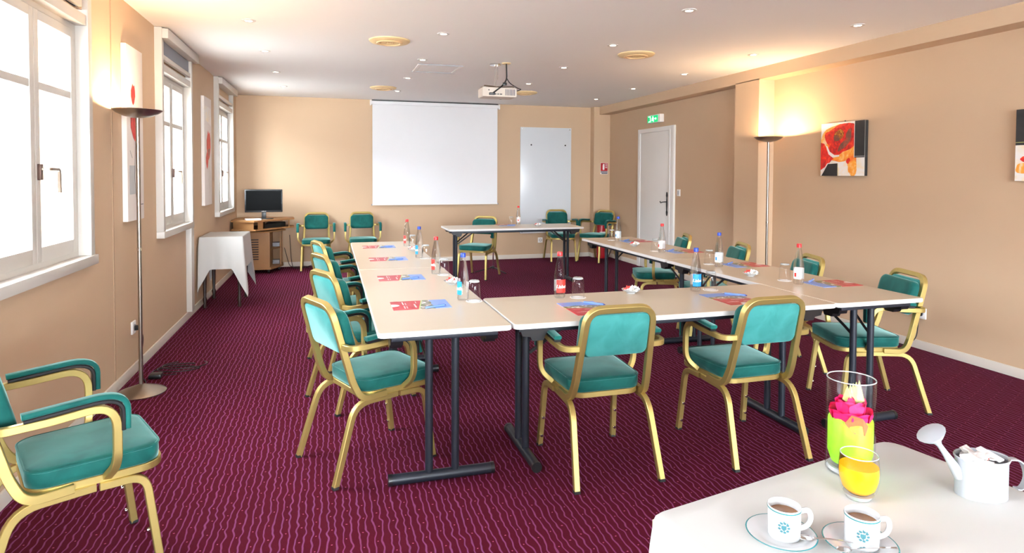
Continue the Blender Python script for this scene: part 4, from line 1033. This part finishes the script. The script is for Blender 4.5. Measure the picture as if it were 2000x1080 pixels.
# juice glass
t = empty('juice_glass', 'round bottomed glass of orange juice in front of the tall vase', 'glass', (1.083, 1.057, FZ))
b = BM(); lathe(b, [(0, 0), (.024, 0), (.026, .004), (.034, .018), (.0395, .04), (.0405, .058), (.0388, .078), (.0368, .094), (.0358, .094), (.0375, .078), (.0388, .058), (.0378, .042), (.032, .022), (.022, .012), (0, .011)], 40); obj('tumbler', b, 'glass', t, smooth=50)
b = BM(); lathe(b, [(.0356, .0935), (.0359, .0952), (.0368, .0952), (.0371, .0935)], 40, closed=True); obj('rim', b, 'rim', t)
b = BM(); lathe(b, [(0, .001), (.0235, .001), (.0255, .004), (.030, .011), (.02, .0105), (0, .010)], 32); obj('thick_base', b, 'rim', t)
b = BM(); lathe(b, [(0, .0125), (.0215, .0135), (.0315, .023), (.0372, .042), (.0384, .056), (.0376, .070), (0, .070)], 40); obj('orange_juice', b, 'juice', t, smooth=50)
# espresso cups and saucers
def cup():
    t = empty('espresso_cup', '', 'cup')
    b = BM(); lathe(b, [(0, 0), (.0275, 0), (.0292, .004), (.0295, .05), (.0300, .0575), (.0292, .0585), (.0280, .057), (.0272, .05), (.0268, .008), (.02, .005), (0, .005)], 40); cb = obj('cup_body', b, 'porc', t, smooth=50)
    b = BM(); lathe(b, [(.0298, .0535), (.0303, .0535), (.0304, .0555), (.0299, .0555)], 40, closed=True); obj('rim_line', b, 'teal_line', cb)
    b = BM(); lathe(b, [(0, .0435), (.0271, .0435), (.0271, .0445), (0, .0445)], 32); obj('coffee', b, 'coffee', t)
    b = BM(); sweep(b, rp([(.029, 0, .046), (.046, 0, .050), (.052, 0, .034), (.045, 0, .018), (.029, 0, .013)], .015, 6), rrect(.003, .005, .0028, 3), nrm=(0, 1, 0)); obj('handle', b, 'porc', t)
    b = BM(); R_ = .0299
    wr = lambda x, y, r=R_: (r*math.sin(x/R_-.42), -r*math.cos(x/R_-.42), .029+y)
    def pp(pts, dr=0): b.faces.new([b.verts.new(wr(x, y, R_+dr)) for x, y in pts])
    ring = [(.0045*math.cos(a), .0055*math.sin(a)) for a in [k*PI/8 for k in range(16)]]
    for k in range(9):
        a = k*2*PI/9; cx, cy = .0085*math.cos(a), .0085*math.sin(a)
        pp([(cx+.003*math.cos(a+j*2*PI/6), cy+.0024*math.sin(a+j*2*PI/6)) for j in range(6)])
    pp([(-.0045, .004), (-.0045, -.002), (0, -.0065), (.0045, -.002), (.0045, .004)], .0001)
    for p0 in ((-.006, .009), (0, .0115), (.006, .009)): pp([(p0[0]-.0016, p0[1]-.0016), (p0[0]+.0016, p0[1]-.0016), (p0[0], p0[1]+.002)], .0001)
    obj('printed_crest', b, 'crest', cb, smooth=0)
    return t
def saucer():
    t = empty('saucer', '', 'saucer')
    b = BM(); lathe(b, [(0, 0), (.034, 0), (.038, .003), (.062, .011), (.0635, .0125), (.061, .0132), (.040, .006), (.031, .0035), (0, .0035)], 48); sb = obj('dish', b, 'porc', t, smooth=50)
    b = BM(); lathe(b, [(.0605, .0128), (.0622, .0136), (.0636, .0128), (.0622, .0122)], 48, closed=True); obj('rim_line', b, 'teal_line', sb)
    return t
sa, cu_ = saucer(), cup()
place(sa, (.818, .975, FZ), 0, 'white saucer with teal rim line under the left espresso cup', 'saucers on the foreground table')
place(cu_, (.826, .977, FZ+.0036), -.28, 'white espresso cup with teal crest, the left of the two', 'espresso cups')
place(copy_tree(sa), (.938, .91, FZ), 0, 'white saucer with teal rim line under the right espresso cup', 'saucers on the foreground table')
place(copy_tree(cu_), (.946, .914, FZ+.0036), -.30, 'white espresso cup with teal crest, the right of the two, in front of the juice', 'espresso cups')
def spoon():
    t = empty('teaspoon', '', 'spoon')
    b = BM(); cushion(b, [(.014*math.cos(k*PI/10)-.0, .0095*math.sin(k*PI/10)) for k in range(20)], [(0, .0), (.02, .0014), (.3, -.0012), (.7, -.002)], lambda a, c, z: (a, c, z+.003)); obj('bowl', b, 'chrome', t)
    b = BM(); sweep(b, rp([(.012, 0, .0035), (.04, 0, .006), (.098, 0, .004)], .02), rsec(.0012, .005, .0005), nrm=(0, 0, 1)); obj('handle', b, 'chrome', t)
    return t
s_ = spoon(); place(s_, (.848, .945, FZ+.010), math.radians(-28), 'silver teaspoon on the left saucer behind the cup handle', 'teaspoons')
place(copy_tree(s_), (.885, .893, FZ+.012), math.radians(-14), 'silver teaspoon on the right saucer in front of the cup', 'teaspoons')
# watering can with sachets
t = empty('watering_can', 'small white tin watering can holding sugar sachets at the right table edge', 'watering can', (1.348, .994, FZ), -.283)
b = BM(); n = 44; prof = [(1, 0), (1.0, .075), (1.05, .080), (1.07, .083), (1.05, .085), (.98, .083), (.97, .01)]
rings = []
for s, z in prof: rings.append([b.verts.new((.052*s*math.cos(2*PI*i/n), .038*s*math.sin(2*PI*i/n), z)) for i in range(n)])
for A_, B_ in zip(rings, rings[1:]):
    for i in range(n): b.faces.new((A_[i], A_[(i+1) % n], B_[(i+1) % n], B_[i]))
b.faces.new(rings[0][::-1]); b.faces.new(rings[-1]); obj('body', b, 'tin', t)
b = BM()
ppts = rp([(-.046, 0, .04), (-.066, -.0, .072), (-.092, 0, .108)], .03, 5)
for A_, B_ in zip(ppts, ppts[1:]): pass
rad = [.012-.0065*k/(len(ppts)-1) for k in range(len(ppts))]
rg_ = []
for i, p in enumerate(ppts):
    tn = (ppts[min(i+1, len(ppts)-1)]-ppts[max(i-1, 0)]).normalized(); u_ = tn.cross(Vector((0, 1, 0))); v_ = Vector((0, 1, 0))
    rg_.append([b.verts.new(p+u_*rad[i]*math.cos(a)+v_*rad[i]*math.sin(a)) for a in [k*PI/8 for k in range(16)]])
p = ppts[-1]; d_ = (ppts[-1]-ppts[-2]).normalized(); u_ = d_.cross(Vector((0, 1, 0)))
for off, r in ((.010, .009), (.020, .020), (.030, .029), (.032, .030), (.036, .015), (.037, .001)):
    rg_.append([b.verts.new(p+d_*off+u_*r*math.cos(a)+Vector((0, 1, 0))*r*math.sin(a)) for a in [k*PI/8 for k in range(16)]])
for A_, B_ in zip(rg_, rg_[1:]):
    for i in range(16): b.faces.new((A_[i], A_[(i+1) % 16], B_[(i+1) % 16], B_[i]))
b.faces.new(rg_[-1]); obj('spout', b, 'tin', t)
b = BM(); sweep(b, rp([(.048, 0, .078), (.085, 0, .078), (.10, 0, .04), (.088, 0, .012), (.075, 0, .014)], .03, 6), rsec(.003, .016, .001), nrm=(0, 0, 1)); obj('handle', b, 'tin', t)
b = BM()
def sachet():
    b = BM(); cushion(b, rrect(.024, .0085, .001, 1), [(0, -.0012), (.05, 0), (0, .0012)], lambda a, c, z: (a, c, z*(1+2*(1-abs(a)/.024)*(1-abs(c)/.0085))))
    for f in b.faces: f.material_index = 1 if f.calc_center_median().x > .0 else 0
    return obj('sugar_sachet', b, ['paper', 'redl'], None)
sc0 = tag(sachet(), 'sugar sachet among the heap in the white watering can', 'sachet', 'sugar sachets in the watering can')
RR = random.Random(11)
for k in range(16):
    o = sc0 if k == 0 else sc0.copy()
    if k: C.objects.link(o)
    lx, ly = RR.uniform(-.028, .028), RR.uniform(-.016, .016)
    v = Matrix.Rotation(-.283, 3, 'Z')@Vector((lx, ly, 0))
    o.location = (1.348+v.x, .994+v.y, FZ+.074+.0022*k*(.55 if k < 12 else .6)); o.rotation_euler = (RR.uniform(-.5, .5), RR.uniform(-.35, .35), RR.uniform(0, 6.28))
